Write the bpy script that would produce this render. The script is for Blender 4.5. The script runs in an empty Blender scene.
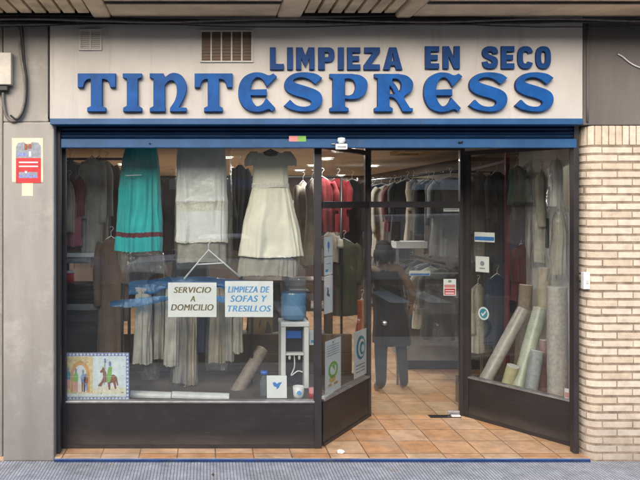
import bpy, bmesh, math, random
from mathutils import Vector, Matrix, noise as mnoise
R = math.radians
sc = bpy.context.scene
COL = sc.collection
CAMZ, F, PX, PY, D0 = 2.11, 720.0, 207.0, 204.0, 5.9
FLOOR = 0.03
YG, YD = 0.242, 1.168

def at(px, py, Y):
    Z = D0 + Y
    return Vector(((px-PX)*Z/F, Y, CAMZ-(py-PY)*Z/F))
def ray(px, py, p0, n):
    o = Vector((0, -D0, CAMZ)); d = Vector(((px-PX)/F, 1, -(py-PY)/F))
    return o + d*((Vector(p0)-o).dot(n)/d.dot(n))

# ------------------------------------------------------------------ materials
MATS = {}
def rgb(c): return (c[0], c[1], c[2], 1)
def pbr(name, col, rough=.6, var=.12, scale=6., bump=0., bscale=60., metal=0., col2=None, streak=False,
        spec=.5, alpha=None, sheen=0., trans=0., emis=None, estr=0.):
    m = bpy.data.materials.new(name); m.use_nodes = True
    nt = m.node_tree; N = nt.nodes; L = nt.links
    b = N['Principled BSDF']
    b.inputs['Roughness'].default_value = rough
    b.inputs['Metallic'].default_value = metal
    b.inputs['Specular IOR Level'].default_value = spec
    if sheen: b.inputs['Sheen Weight'].default_value = sheen
    if trans: b.inputs['Transmission Weight'].default_value = trans
    if emis:
        b.inputs['Emission Color'].default_value = rgb(emis); b.inputs['Emission Strength'].default_value = estr
    tc = N.new('ShaderNodeTexCoord'); mp = N.new('ShaderNodeMapping')
    L.new(tc.outputs['Object'], mp.inputs['Vector'])
    if streak: mp.inputs['Scale'].default_value = (1, 1, .18)
    n = N.new('ShaderNodeTexNoise'); n.inputs['Scale'].default_value = scale; n.inputs['Detail'].default_value = 7
    n.inputs['Roughness'].default_value = .62
    L.new(mp.outputs[0], n.inputs['Vector'])
    mx = N.new('ShaderNodeMix'); mx.data_type = 'RGBA'
    c2 = col2 or tuple(max(0, c*(1-var*2.2)) for c in col); c1 = col if col2 else tuple(min(1, c*(1+var)) for c in col)
    mx.inputs['A'].default_value = rgb(c1); mx.inputs['B'].default_value = rgb(c2)
    rp = N.new('ShaderNodeMapRange'); rp.inputs['From Min'].default_value = .33; rp.inputs['From Max'].default_value = .68
    L.new(n.outputs['Fac'], rp.inputs['Value']); L.new(rp.outputs[0], mx.inputs['Factor'])
    L.new(mx.outputs['Result'], b.inputs['Base Color'])
    if bump:
        n2 = N.new('ShaderNodeTexNoise'); n2.inputs['Scale'].default_value = bscale; n2.inputs['Detail'].default_value = 6
        L.new(tc.outputs['Object'], n2.inputs['Vector'])
        bp = N.new('ShaderNodeBump'); bp.inputs['Strength'].default_value = bump; bp.inputs['Distance'].default_value = .01
        L.new(n2.outputs['Fac'], bp.inputs['Height']); L.new(bp.outputs[0], b.inputs['Normal'])
    MATS[name] = m
    return m

def ground_grime(m, col, hgt):
    """splashed dirt with a ragged upper edge near the pavement"""
    nt = m.node_tree; N = nt.nodes; L = nt.links; b = N['Principled BSDF']
    src = b.inputs['Base Color'].links[0].from_socket
    g = N.new('ShaderNodeNewGeometry'); sp = N.new('ShaderNodeSeparateXYZ'); L.new(g.outputs['Position'], sp.inputs[0])
    n = N.new('ShaderNodeTexNoise'); n.inputs['Scale'].default_value = 5; n.inputs['Detail'].default_value = 8; L.new(g.outputs['Position'], n.inputs['Vector'])
    mr = N.new('ShaderNodeMapRange'); mr.inputs['From Max'].default_value = hgt; mr.inputs['To Min'].default_value = 1; mr.inputs['To Max'].default_value = 0
    L.new(sp.outputs['Z'], mr.inputs['Value'])
    mu = N.new('ShaderNodeMath'); mu.operation = 'MULTIPLY'; L.new(mr.outputs[0], mu.inputs[0]); L.new(n.outputs['Fac'], mu.inputs[1])
    mx = N.new('ShaderNodeMix'); mx.data_type = 'RGBA'; mx.inputs['B'].default_value = rgb(col)
    L.new(mu.outputs[0], mx.inputs['Factor']); L.new(src, mx.inputs['A']); L.new(mx.outputs['Result'], b.inputs['Base Color'])

def dirt_over(m, col, scale, lo, hi, amt, sx=1, sz=1, detail=8):
    """second patchy layer (stains with a shape of their own) over the base colour"""
    nt = m.node_tree; N = nt.nodes; L = nt.links; b = N['Principled BSDF']
    src = b.inputs['Base Color'].links[0].from_socket
    tc = N.new('ShaderNodeTexCoord'); mp = N.new('ShaderNodeMapping'); mp.inputs['Scale'].default_value = (sx, sx, sz)
    mp.inputs['Location'].default_value = (3.1, 7.7, 1.3)
    L.new(tc.outputs['Object'], mp.inputs[0])
    n = N.new('ShaderNodeTexNoise'); n.inputs['Scale'].default_value = scale; n.inputs['Detail'].default_value = detail
    n.inputs['Roughness'].default_value = .7
    L.new(mp.outputs[0], n.inputs['Vector'])
    rp = N.new('ShaderNodeMapRange'); rp.inputs['From Min'].default_value = lo; rp.inputs['From Max'].default_value = hi
    rp.inputs['To Max'].default_value = amt
    L.new(n.outputs['Fac'], rp.inputs['Value'])
    mx = N.new('ShaderNodeMix'); mx.data_type = 'RGBA'; mx.inputs['B'].default_value = rgb(col)
    L.new(rp.outputs[0], mx.inputs['Factor']); L.new(src, mx.inputs['A']); L.new(mx.outputs['Result'], b.inputs['Base Color'])
    return m

def tile_material(name, cols, mortar, size, msize, rough, rot=0, bump=.4, loc=(0, 0, 0), var=.5):
    m = bpy.data.materials.new(name); m.use_nodes = True
    nt = m.node_tree; N = nt.nodes; L = nt.links; b = N['Principled BSDF']
    tc = N.new('ShaderNodeTexCoord'); mp = N.new('ShaderNodeMapping')
    mp.inputs['Location'].default_value = loc; mp.inputs['Rotation'].default_value = (0, 0, rot)
    L.new(tc.outputs['Object'], mp.inputs[0])
    br = N.new('ShaderNodeTexBrick'); br.offset = 0; br.squash = 1
    br.inputs['Scale'].default_value = 1; br.inputs['Brick Width'].default_value = size; br.inputs['Row Height'].default_value = size
    br.inputs['Mortar Size'].default_value = msize; br.inputs['Mortar Smooth'].default_value = .3
    br.inputs['Color1'].default_value = rgb(cols[0]); br.inputs['Color2'].default_value = rgb(cols[1]); br.inputs['Mortar'].default_value = rgb(mortar)
    L.new(mp.outputs[0], br.inputs['Vector'])
    n = N.new('ShaderNodeTexNoise'); n.inputs['Scale'].default_value = 7; n.inputs['Detail'].default_value = 8; n.inputs['Roughness'].default_value = .65
    L.new(tc.outputs['Object'], n.inputs['Vector'])
    mx = N.new('ShaderNodeMix'); mx.data_type = 'RGBA'; mx.blend_type = 'MULTIPLY'; mx.inputs['Factor'].default_value = 1
    cr = N.new('ShaderNodeMapRange'); cr.inputs['From Min'].default_value = .3; cr.inputs['From Max'].default_value = .7
    cr.inputs['To Min'].default_value = 1-var; cr.inputs['To Max'].default_value = 1.15
    L.new(n.outputs['Fac'], cr.inputs['Value']); L.new(br.outputs['Color'], mx.inputs['A']); L.new(cr.outputs[0], mx.inputs['B'])
    L.new(mx.outputs['Result'], b.inputs['Base Color'])
    bp = N.new('ShaderNodeBump'); bp.inputs['Strength'].default_value = bump; bp.inputs['Distance'].default_value = .004; bp.invert = True
    L.new(br.outputs['Fac'], bp.inputs['Height']); L.new(bp.outputs[0], b.inputs['Normal'])
    rr = N.new('ShaderNodeMapRange'); rr.inputs['To Min'].default_value = rough-.12; rr.inputs['To Max'].default_value = rough+.2
    L.new(n.outputs['Fac'], rr.inputs['Value']); L.new(rr.outputs[0], b.inputs['Roughness'])
    MATS[name] = m
    return m

def glass_material(name, tint=(.93, .95, .94), ior=1.5, film=0.0, fcol=(.8, .8, .8), rough=0.0, wav=0.):
    m = bpy.data.materials.new(name); m.use_nodes = True
    nt = m.node_tree; N = nt.nodes; L = nt.links
    N.remove(N['Principled BSDF']); out = N['Material Output']
    g = N.new('ShaderNodeNewGeometry')
    io = N.new('ShaderNodeMix'); io.data_type = 'FLOAT'; io.inputs['A'].default_value = ior; io.inputs['B'].default_value = 1/ior
    L.new(g.outputs['Backfacing'], io.inputs['Factor'])
    fr = N.new('ShaderNodeFresnel'); L.new(io.outputs['Result'], fr.inputs['IOR'])
    t = N.new('ShaderNodeBsdfTransparent'); t.inputs['Color'].default_value = rgb(tint)
    gl = N.new('ShaderNodeBsdfGlossy'); gl.inputs['Roughness'].default_value = rough
    if wav:
        tc = N.new('ShaderNodeTexCoord'); nz = N.new('ShaderNodeTexNoise'); nz.inputs['Scale'].default_value = 22; nz.inputs['Detail'].default_value = 4
        L.new(tc.outputs['Object'], nz.inputs['Vector'])
        bp = N.new('ShaderNodeBump'); bp.inputs['Strength'].default_value = wav; bp.inputs['Distance'].default_value = .02
        L.new(nz.outputs['Fac'], bp.inputs['Height']); L.new(bp.outputs[0], gl.inputs['Normal']); L.new(bp.outputs[0], fr.inputs['Normal'])
    mx = N.new('ShaderNodeMixShader')
    L.new(fr.outputs[0], mx.inputs[0]); L.new(t.outputs[0], mx.inputs[1]); L.new(gl.outputs[0], mx.inputs[2])
    last = mx
    if film:
        df = N.new('ShaderNodeBsdfDiffuse'); df.inputs['Color'].default_value = rgb(fcol)
        tc2 = N.new('ShaderNodeTexCoord'); n = N.new('ShaderNodeTexNoise'); n.inputs['Scale'].default_value = 3.5; n.inputs['Detail'].default_value = 9
        L.new(tc2.outputs['Object'], n.inputs['Vector'])
        mr = N.new('ShaderNodeMapRange'); mr.inputs['From Min'].default_value = .3; mr.inputs['From Max'].default_value = .75
        mr.inputs['To Min'].default_value = film*.5; mr.inputs['To Max'].default_value = film*1.6
        L.new(n.outputs['Fac'], mr.inputs['Value'])
        m2 = N.new('ShaderNodeMixShader'); L.new(mr.outputs[0], m2.inputs[0]); L.new(mx.outputs[0], m2.inputs[1]); L.new(df.outputs[0], m2.inputs[2])
        last = m2
    L.new(last.outputs[0], out.inputs['Surface'])
    MATS[name] = m
    return m

M = MATS
pbr('render_grey', (.35, .325, .29), .9, .10, 3, .35, 90, streak=True)
dirt_over(M['render_grey'], (.22, .20, .18), 1.6, .52, .78, .55, 2.0, .5)
dirt_over(M['render_grey'], (.50, .48, .45), 9, .6, .75, .35)
dirt_over(M['render_grey'], (.14, .125, .11), 26, .66, .76, .6)
dirt_over(M['render_grey'], (.25, .23, .20), .8, .48, .70, .35, 1, 1)
dirt_over(M['render_grey'], (.47, .44, .39), 2.6, .54, .66, .5)
ground_grime(M['render_grey'], (.17, .155, .14), .7)
pbr('render_dark', (.145, .128, .118), .85, .12, 3, .25, 70, streak=True)
dirt_over(M['render_dark'], (.11, .10, .09), 2.2, .5, .75, .6, 1, .6)
dirt_over(M['render_dark'], (.30, .23, .15), 4.0, .64, .72, .35)
pbr('sign_face', (.55, .515, .47), .65, .07, 1.4, .06, 25)
dirt_over(M['sign_face'], (.33, .29, .25), 1.1, .5, .82, .45, 1.2, .45)
dirt_over(M['sign_face'], (.26, .235, .21), 5, .55, .8, .5, 3.0, .22)
dirt_over(M['sign_face'], (.30, .26, .22), 40, .66, .74, .4)
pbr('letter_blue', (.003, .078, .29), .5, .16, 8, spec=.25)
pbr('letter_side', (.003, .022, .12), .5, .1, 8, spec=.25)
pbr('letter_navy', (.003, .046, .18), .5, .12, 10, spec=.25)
pbr('trim_blue', (.020, .085, .21), .42, .12, 5, .05, 30)
dirt_over(M['trim_blue'], (.10, .13, .16), 8, .58, .75, .5, 1, .6)
pbr('shutter_blue', (.010, .045, .12), .42, .14, 6, .05, 30)
dirt_over(M['shutter_blue'], (.05, .06, .075), 5, .55, .75, .6, .6, 2)
pbr('strip_navy', (.012, .04, .14), .45, .2, 9)
dirt_over(M['strip_navy'], (.09, .075, .06), 3, .56, .7, .8)
pbr('strip_pale', (.22, .33, .50), .5, .2, 7)  # paler blue for the upward faces of the strip
dirt_over(M['strip_pale'], (.20, .17, .14), 3, .55, .7, .8)
pbr('frame_dark', (.030, .026, .028), .42, .15, 8, .05, 50)
pbr('base_panel', (.018, .0155, .0165), .5, .12, 2.5, .06, 30)
dirt_over(M['base_panel'], (.085, .075, .07), 3, .5, .8, .35, .8, 1.5)
dirt_over(M['base_panel'], (.16, .14, .12), 30, .7, .78, .3)
dirt_over(M['base_panel'], (.10, .09, .085), 4, .6, .72, .5, .4, 6)
ground_grime(M['base_panel'], (.11, .09, .075), .16)
pbr('sill_metal', (.36, .35, .35), .4, .15, 12, metal=.7)
pbr('steel', (.55, .55, .56), .3, .1, 12, metal=.9)
pbr('brick_cream', (.66, .55, .425), .92, .09, 14, .5, 90)
pbr('brick_cream_pale', (.70, .595, .47), .92, .09, 14, .5, 90)
pbr('brick_cream_warm', (.63, .51, .38), .92, .09, 14, .5, 90)
for k in ('brick_cream', 'brick_cream_pale', 'brick_cream_warm'):
    dirt_over(M[k], (.34, .285, .23), 2.2, .52, .8, .5)
    dirt_over(M[k], (.20, .15, .11), 34, .66, .76, .6)
    ground_grime(M[k], (.20, .18, .16), .55)
pbr('mortar', (.31, .235, .165), .95, .2, 14, .4, 120)
pbr('concrete_soffit', (.84, .65, .42), .85, .12, 2, .3, 40, streak=False)
dirt_over(M['concrete_soffit'], (.42, .34, .25), 2.5, .5, .75, .6)
pbr('board_soffit', (.80, .62, .38), .85, .2, 3, .3, 40)
pbr('soffit_dark', (.06, .05, .042), .9, .2, 5)
pbr('cable_black', (.012, .011, .011), .55, .2, 20)
pbr('cable_grey', (.17, .155, .14), .6, .2, 20)
pbr('plastic_cream', (.60, .56, .48), .5, .08, 10)
pbr('white_plastic', (.76, .76, .75), .4, .05, 10)
pbr('paper_white', (.84, .84, .82), .7, .03, 6)
pbr('paper_cream', (.74, .66, .48), .7, .08, 10)
pbr('ink_brown', (.22, .16, .075), .7, .1, 10)
pbr('ink_blue', (.03, .20, .60), .6, .1, 10)
pbr('ink_lightblue', (.12, .38, .72), .6, .1, 10)
pbr('ink_teal', (.02, .26, .36), .6, .1, 10)
pbr('ink_red', (.60, .035, .04), .6, .1, 10)
pbr('ink_pink', (.75, .28, .27), .6, .1, 10)
pbr('ink_green', (.22, .50, .09), .6, .1, 10)
pbr('ink_yellow', (.75, .58, .16), .6, .1, 10)
pbr('ink_orange', (.72, .36, .10), .6, .1, 10)
pbr('paint_ochre', (.82, .64, .34), .4, .15, 30)
pbr('ink_grey', (.30, .32, .36), .6, .15, 30)
pbr('ink_black', (.02, .02, .022), .6, .1, 10)
pbr('ink_lilac', (.24, .30, .62), .45, .25, 60)
pbr('ink_sky', (.76, .82, .84), .35, .08, 20)
pbr('ink_sand', (.82, .76, .58), .35, .12, 20)
pbr('ink_brownred', (.30, .10, .05), .5, .2, 60)
pbr('cloth_teal', (.006, .41, .42), .65, .10, 5, .15, 220, sheen=.3)
pbr('cloth_maroon', (.13, .02, .035), .8, .1, 9)
pbr('cloth_white', (.82, .815, .79), .8, .05, 5, .2, 200, sheen=.2)
pbr('cloth_veil', (.82, .81, .77), .8, .10, 4, .2, 200)
pbr('cloth_cream', (.82, .77, .64), .75, .06, 5, .2, 200, sheen=.2)
pbr('cloth_cream_trim', (.80, .755, .65), .85, .1, 60, .5, 160)
pbr('cloth_tulle', (.36, .33, .28), .9, .12, 14, .3, 200)
for nm, c in dict(beige=(.42, .35, .27), taupe=(.16, .13, .105), greige=(.27, .25, .225), sand=(.50, .42, .31), linen=(.46, .435, .395),
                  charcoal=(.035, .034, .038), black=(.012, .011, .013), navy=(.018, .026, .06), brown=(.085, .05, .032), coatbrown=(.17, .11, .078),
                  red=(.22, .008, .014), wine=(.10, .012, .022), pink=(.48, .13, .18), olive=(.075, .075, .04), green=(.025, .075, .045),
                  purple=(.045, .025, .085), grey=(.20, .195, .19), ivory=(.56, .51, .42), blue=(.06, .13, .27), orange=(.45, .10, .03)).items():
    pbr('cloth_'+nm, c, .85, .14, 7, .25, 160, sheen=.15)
pbr('blue_film', (.035, .20, .50), .25, .25, 9, .4, 14)
pbr('wire_white', (.70, .72, .74), .35, .05, 10)
pbr('wood_brown', (.13, .075, .042), .55, .25, 4, .1, 40, streak=True)
pbr('wood_pale', (.45, .30, .14), .5, .15, 6)
pbr('wall_cream', (.52, .47, .40), .85, .08, 2, .1, 50)
pbr('wall_white', (.62, .60, .57), .85, .07, 2, .1, 50)
pbr('wall_brown', (.15, .11, .08), .8, .15, 2, .1, 50)
pbr('ceiling_cream', (.78, .73, .66), .9, .06, 1.5)
pbr('platform_grey', (.085, .065, .05), .7, .12, 3)
pbr('metal_maroon', (.12, .012, .025), .4, .1, 10)
pbr('metal_black', (.015, .015, .016), .4, .1, 10)
pbr('box_grey', (.24, .235, .225), .6, .15, 4)
pbr('water_blue', (.13, .29, .50), .10, .15, 5)
pbr('cap_blue', (.02, .13, .50), .35, .05, 5)
pbr('lamp_lit', (.9, .9, .88), .5, .0, 5, emis=(1, .95, .85), estr=9)
pbr('skin', (.40, .235, .165), .55, .06, 14)
pbr('hair_dark', (.014, .010, .008), .85, .25, 40)
pbr('denim', (.028, .034, .052), .85, .15, 20, .2, 200)
pbr('leather_black', (.012, .011, .011), .4, .1, 20)
pbr('asphalt', (.042, .042, .045), .9, .2, 30, .5, 200)
pbr('far_paving', (.13, .128, .125), .9, .15, 3)
pbr('road_paint', (.62, .62, .60), .8, .15, 20)
pbr('kerb_stone', (.36, .35, .33), .85, .12, 8, .3, 80)
pbr('facade_far', (.13, .105, .08), .9, .1, 1.0)
pbr('facade_window', (.03, .035, .04), .15, .1, 3)
pbr('bark', (.075, .055, .04), .95, .25, 12, .6, 40)
pbr('leaf', (.055, .105, .028), .7, .3, 3)
pbr('glass_green', (.30, .42, .38), .3, .05, 4)
def roll_mat(name, c, c2, sc_):
    m = pbr(name, c, .45, .1, sc_, .35, 45, col2=c2)
    m.node_tree.nodes['Principled BSDF'].inputs['Coat Weight'].default_value = .35
    m.node_tree.nodes['Principled BSDF'].inputs['Coat Roughness'].default_value = .2
roll_mat('carpet_grey', (.40, .37, .34), (.27, .235, .21), 18)
roll_mat('carpet_green', (.46, .47, .38), (.34, .37, .29), 14)
roll_mat('carpet_yellow', (.60, .55, .33), (.48, .42, .24), 14)
roll_mat('carpet_blue', (.42, .43, .43), (.26, .275, .29), 28)
roll_mat('carpet_pattern', (.60, .55, .51), (.42, .355, .33), 34)
roll_mat('carpet_brown', (.32, .25, .20), (.20, .15, .12), 22)
roll_mat('carpet_cream', (.56, .49, .37), (.44, .37, .27), 16)
roll_mat('carpet_white', (.70, .70, .69), (.55, .545, .53), 12)
roll_mat('carpet_pink', (.48, .28, .27), (.34, .18, .18), 20)
glass_material('shop_glass', ior=1.74, film=.009, fcol=(.7, .7, .68))
glass_material('film_clear', tint=(.96, .96, .96), ior=1.6, film=.04, fcol=(.75, .75, .75), rough=.12, wav=.8)
glass_material('reflection_blue', tint=(.50, .70, .90), ior=1.5, film=.20, fcol=(.08, .36, .75), rough=.12, wav=.8)  # film for the sheets added in place of a blue reflection
glass_material('bottle_clear', tint=(.85, .90, .93), ior=1.45, film=.10, fcol=(.6, .7, .8), rough=.05, wav=.2)
tile_material('terracotta_tile', [(.65, .325, .14), (.75, .495, .295)], (.26, .15, .08), .315, .006, .38, bump=.35, loc=(.06, -.03, 0), var=.42)
tile_material('pavement_tile', [(.49, .50, .53), (.59, .60, .63)], (.22, .225, .25), .026, .0045, .82, bump=1.0, var=.35)

def second_layer(m, col, sc_, lo, hi, amt):
    nt = m.node_tree; b = nt.nodes['Principled BSDF']
    dirt_over(m, col, sc_, lo, hi, amt)
second_layer(M['pavement_tile'], (.16, .155, .15), 1.3, .5, .72, .55)
second_layer(M['pavement_tile'], (.09, .088, .085), 9, .66, .72, .7)
second_layer(M['pavement_tile'], (.50, .50, .50), 3, .58, .78, .4)
second_layer(M['terracotta_tile'], (.60, .47, .34), 2.2, .48, .72, .55)
second_layer(M['terracotta_tile'], (.20, .12, .07), 5, .60, .78, .5)

# ------------------------------------------------------------------ mesh builder
class Frame:
    def __init__(s, O, U, V, N): s.O, s.U, s.V, s.N = Vector(O), Vector(U).normalized(), Vector(V).normalized(), Vector(N).normalized()
    def pt(s, u, v, w=0): return s.O + s.U*u + s.V*v + s.N*w
def facing(px, py, Y): return Frame(at(px, py, Y), (1, 0, 0), (0, 0, 1), (0, -1, 0))   # N towards the street

ROOTLOC = {}
class MB:
    def __init__(s): s.v = []; s.f = []; s.m = []; s.mi = 0; s.sm = []; s.smooth = False
    def add(s, vs, fs):
        o = len(s.v); s.v += [Vector(p) for p in vs]
        for f in fs: s.f.append([i+o for i in f]); s.m.append(s.mi); s.sm.append(s.smooth)
        return s
    def box(s, x0, x1, y0, y1, z0, z1):
        return s.add([(x0, y0, z0), (x1, y0, z0), (x1, y1, z0), (x0, y1, z0), (x0, y0, z1), (x1, y0, z1), (x1, y1, z1), (x0, y1, z1)],
                     [(0, 3, 2, 1), (4, 5, 6, 7), (0, 1, 5, 4), (1, 2, 6, 5), (2, 3, 7, 6), (3, 0, 4, 7)])
    def fbox(s, F_, u0, u1, v0, v1, w0, w1):
        P = [F_.pt(u, v, w) for w in (w0, w1) for (u, v) in ((u0, v0), (u1, v0), (u1, v1), (u0, v1))]
        return s.add(P, [(0, 3, 2, 1), (4, 5, 6, 7), (0, 1, 5, 4), (1, 2, 6, 5), (2, 3, 7, 6), (3, 0, 4, 7)])
    def bar(s, a, b, w, d, up=(0, 0, 1)):
        a, b = Vector(a), Vector(b); t = (b-a).normalized(); up = Vector(up)
        if abs(t.dot(up)) > .98: up = Vector((0, 1, 0))
        x = t.cross(up).normalized()*w/2; y = t.cross(x).normalized()*d/2
        P = [p+i*x+j*y for p in (a, b) for (i, j) in ((-1, -1), (1, -1), (1, 1), (-1, 1))]
        return s.add(P, [(0, 1, 2, 3), (7, 6, 5, 4), (0, 4, 5, 1), (1, 5, 6, 2), (2, 6, 7, 3), (3, 7, 4, 0)])
    def tube(s, path, r, n=8, cap=True):
        path = [Vector(p) for p in path]; rs = r if isinstance(r, (list, tuple)) else [r]*len(path)
        vs = []; fs = []; px = None
        for i, p in enumerate(path):
            t = (path[min(i+1, len(path)-1)]-path[max(i-1, 0)]).normalized()
            if px is None: px = t.cross(Vector((0, 0, 1)) if abs(t.z) < .9 else Vector((0, 1, 0))).normalized()
            else: px = (px - t*px.dot(t)).normalized()
            q = t.cross(px)
            for k in range(n):
                a = 2*math.pi*k/n; vs.append(p+(px*math.cos(a)+q*math.sin(a))*rs[i])
        for i in range(len(path)-1):
            for k in range(n):
                k2 = (k+1) % n; fs.append((i*n+k, i*n+k2, (i+1)*n+k2, (i+1)*n+k))
        if cap: fs.append(tuple(range(n))[::-1]); fs.append(tuple((len(path)-1)*n+k for k in range(n)))
        o = s.smooth; s.smooth = True; s.add(vs, fs); s.smooth = o
        return s
    def lathe(s, prof, c=(0, 0, 0), axis=(0, 0, 1), n=28, mats=None):
        c = Vector(c); ax = Vector(axis).normalized()
        x = ax.cross(Vector((0, 1, 0)) if abs(ax.y) < .9 else Vector((1, 0, 0))).normalized(); y = ax.cross(x)
        vs = []; 
        for (r, h) in prof:
            for k in range(n):
                a = 2*math.pi*k/n; vs.append(c+ax*h+(x*math.cos(a)+y*math.sin(a))*r)
        o = s.smooth; s.smooth = True; b = len(s.v); s.v += vs
        for i in range(len(prof)-1):
            for k in range(n):
                k2 = (k+1) % n; s.f.append([b+i*n+k, b+i*n+k2, b+(i+1)*n+k2, b+(i+1)*n+k]); s.m.append(mats[i] if mats else s.mi); s.sm.append(True)
        s.smooth = o
        return s
    def poly(s, F_, pts, w0, w1):
        n = len(pts); area = sum(pts[i][0]*pts[(i+1) % n][1]-pts[(i+1) % n][0]*pts[i][1] for i in range(n))
        if area < 0: pts = pts[::-1]
        P = [F_.pt(u, v, w1) for u, v in pts]+[F_.pt(u, v, w0) for u, v in pts]
        return s.add(P, [tuple(range(n)), tuple(range(n, 2*n))[::-1]]+[(i, n+i, n+(i+1) % n, (i+1) % n) for i in range(n)])
    def mesh(s, F_, data, u0=0, v0=0, su=1, sv=1, w=0):
        vs, fs = data
        return s.add([F_.pt(u0+x*su, v0+y*sv, w+z) for x, y, z in vs], fs)
    def sphere(s, c, rx, ry, rz, n=16, m=10):
        vs = []; fs = []
        for i in range(m+1):
            t = math.pi*i/m
            for k in range(n):
                a = 2*math.pi*k/n; vs.append((c[0]+rx*math.sin(t)*math.cos(a), c[1]+ry*math.sin(t)*math.sin(a), c[2]-rz*math.cos(t)))
        for i in range(m):
            for k in range(n):
                k2 = (k+1) % n; fs.append((i*n+k, i*n+k2, (i+1)*n+k2, (i+1)*n+k))
        o = s.smooth; s.smooth = True; s.add(vs, fs); s.smooth = o
        return s
    def build(s, name, mat, parent=None, bevel=0, recalc=True):
        loc = ROOTLOC.get(parent.name) if parent else None
        if loc is None:
            xs = [p.x for p in s.v]; ys = [p.y for p in s.v]; zs = [p.z for p in s.v]
            org = Vector(((min(xs)+max(xs))/2, (min(ys)+max(ys))/2, min(zs)))
        else: org = loc
        me = bpy.data.meshes.new(name)
        me.from_pydata([tuple(p-org) for p in s.v], [], s.f)
        for mm in (mat if isinstance(mat, (list, tuple)) else [mat]): me.materials.append(M[mm])
        for p, i, k in zip(me.polygons, s.m, s.sm): p.material_index = i; p.use_smooth = k
        if recalc:
            bm = bmesh.new(); bm.from_mesh(me); bmesh.ops.recalc_face_normals(bm, faces=bm.faces); bm.to_mesh(me); bm.free()
        me.update()
        o = bpy.data.objects.new(name, me); COL.objects.link(o)
        if parent: o.parent = parent; ROOTLOC[o.name] = org
        else: o.location = org; ROOTLOC[o.name] = org
        if bevel:
            b = o.modifiers.new('bevel', 'BEVEL'); b.width = bevel; b.segments = 2; b.limit_method = 'ANGLE'; b.angle_limit = R(40)
        return o

LABELS = {}
def tag(o, label, cat, group=None):
    o['label'] = label; o['category'] = cat
    if group: o['group'] = group
    return o
def thing(name, label, cat, loc, group=None):
    o = bpy.data.objects.new(name, None); COL.objects.link(o); o.location = loc; o.empty_display_size = .1
    ROOTLOC[o.name] = Vector(loc)
    return tag(o, label, cat, group)
def struct(o): o['kind'] = 'structure'; return o

def curve_mesh(contours, extrude, bevel=0.):
    cu = bpy.data.curves.new('tmp', 'CURVE'); cu.dimensions = '2D'; cu.fill_mode = 'BOTH'; cu.extrude = extrude
    cu.bevel_depth = bevel; cu.bevel_resolution = 1; cu.offset = -bevel
    for c in contours:
        sp = cu.splines.new('POLY'); sp.points.add(len(c)-1); sp.use_cyclic_u = True
        for p, q in zip(sp.points, c): p.co = (q[0], q[1], 0, 1)
    return _eval(cu)
def _eval(cu):
    ob = bpy.data.objects.new('tmp', cu); COL.objects.link(ob)
    dg = bpy.context.evaluated_depsgraph_get(); dg.update()
    me = bpy.data.meshes.new_from_object(ob.evaluated_get(dg))
    d = ([tuple(v.co) for v in me.vertices], [tuple(p.vertices) for p in me.polygons])
    bpy.data.objects.remove(ob); bpy.data.meshes.remove(me)
    return d
def text_mesh(txt, w, h, off=.0, shear=0., extrude=.0004):
    cu = bpy.data.curves.new('tmp', 'FONT'); cu.body = txt; cu.size = 1; cu.offset = off; cu.shear = shear; cu.extrude = .001
    cu.space_character = 1.08
    vs, fs = _eval(cu)
    x0 = min(v[0] for v in vs); x1 = max(v[0] for v in vs); y0 = min(v[1] for v in vs); y1 = max(v[1] for v in vs)
    return ([((x-x0)/(x1-x0)*w, (y-y0)/(y1-y0)*h, extrude*(1 if z > 0 else 0)) for x, y, z in vs], fs)
def smooth_outline(pts, sub=5):
    """closed outline; points flagged with a third element stay corners"""
    n = len(pts); out = []
    for i in range(n):
        p0, p1, p2, p3 = pts[i-1], pts[i], pts[(i+1) % n], pts[(i+2) % n]
        if len(p1) > 2 and len(p2) > 2: out.append((p1[0], p1[1])); continue
        a = Vector(p0[:2]); b = Vector(p1[:2]); c = Vector(p2[:2]); d = Vector(p3[:2])
        if len(p1) > 2: a = b-(c-b)
        if len(p2) > 2: d = c+(c-b)
        for k in range(sub):
            t = k/sub
            q = .5*((2*b)+(-a+c)*t+(2*a-5*b+4*c-d)*t*t+(-a+3*b-3*c+d)*t**3)
            out.append((q.x, q.y))
    return out

# ------------------------------------------------------------------ setting
def slab(name, mat, x0, x1, y0, y1, z0, z1): 
    return struct(MB().box(x0, x1, y0, y1, z0, z1).build(name, mat))
def sheet(name, mat, x0, x1, y0, y1, z, nx=1):
    return struct(MB().add([(x0, y0, z), (x1, y0, z), (x1, y1, z), (x0, y1, z)], [(0, 1, 2, 3)]).build(name, mat, recalc=False))
g = sheet('ground', 'asphalt', -400, 400, -400, 400, -.16)
slab('pavement', 'pavement_tile', -30, 30, -3.0, .02, -.14, 0)
slab('kerb', 'kerb_stone', -30, 30, -3.16, -3.004, -.15, .004)
struct(MB().box(-30, 30, -24.9, -12.5, -.15, 0).build('far_pavement', 'far_paving'))
mk = MB()
for k in range(7): mk.add([(1.5+k*.9, -11.8, -.15), (2.0+k*.9, -11.8, -.15), (2.0+k*.9, -8.2, -.15), (1.5+k*.9, -8.2, -.15)], [(0, 1, 2, 3)])
struct(mk.build('crossing_stripes', 'road_paint', recalc=False))
XA, XB, XC, XD, XE = at(61, 0, YG).x, at(320, 0, YG).x, at(369, 0, YD).x, at(465, 0, YD).x, at(577.5, 0, YG).x
XL, XR = at(54, 0, 0).x, at(588, 0, 0).x
RX0, RX1, RY1 = -1.9, 3.42, 9.6
fl = MB().box(RX0, RX1, .02, RY1, -.05, FLOOR).box(XL+.012, XR-.03, .003, .0195, -.05, FLOOR-.0005)
struct(fl.build('floor', 'terracotta_tile'))
st = MB().box(XL+.005, XR+.01, -.022, .002, .001, FLOOR-.003).build('threshold_strip', ['strip_navy', 'strip_pale'], bevel=.003)
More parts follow.
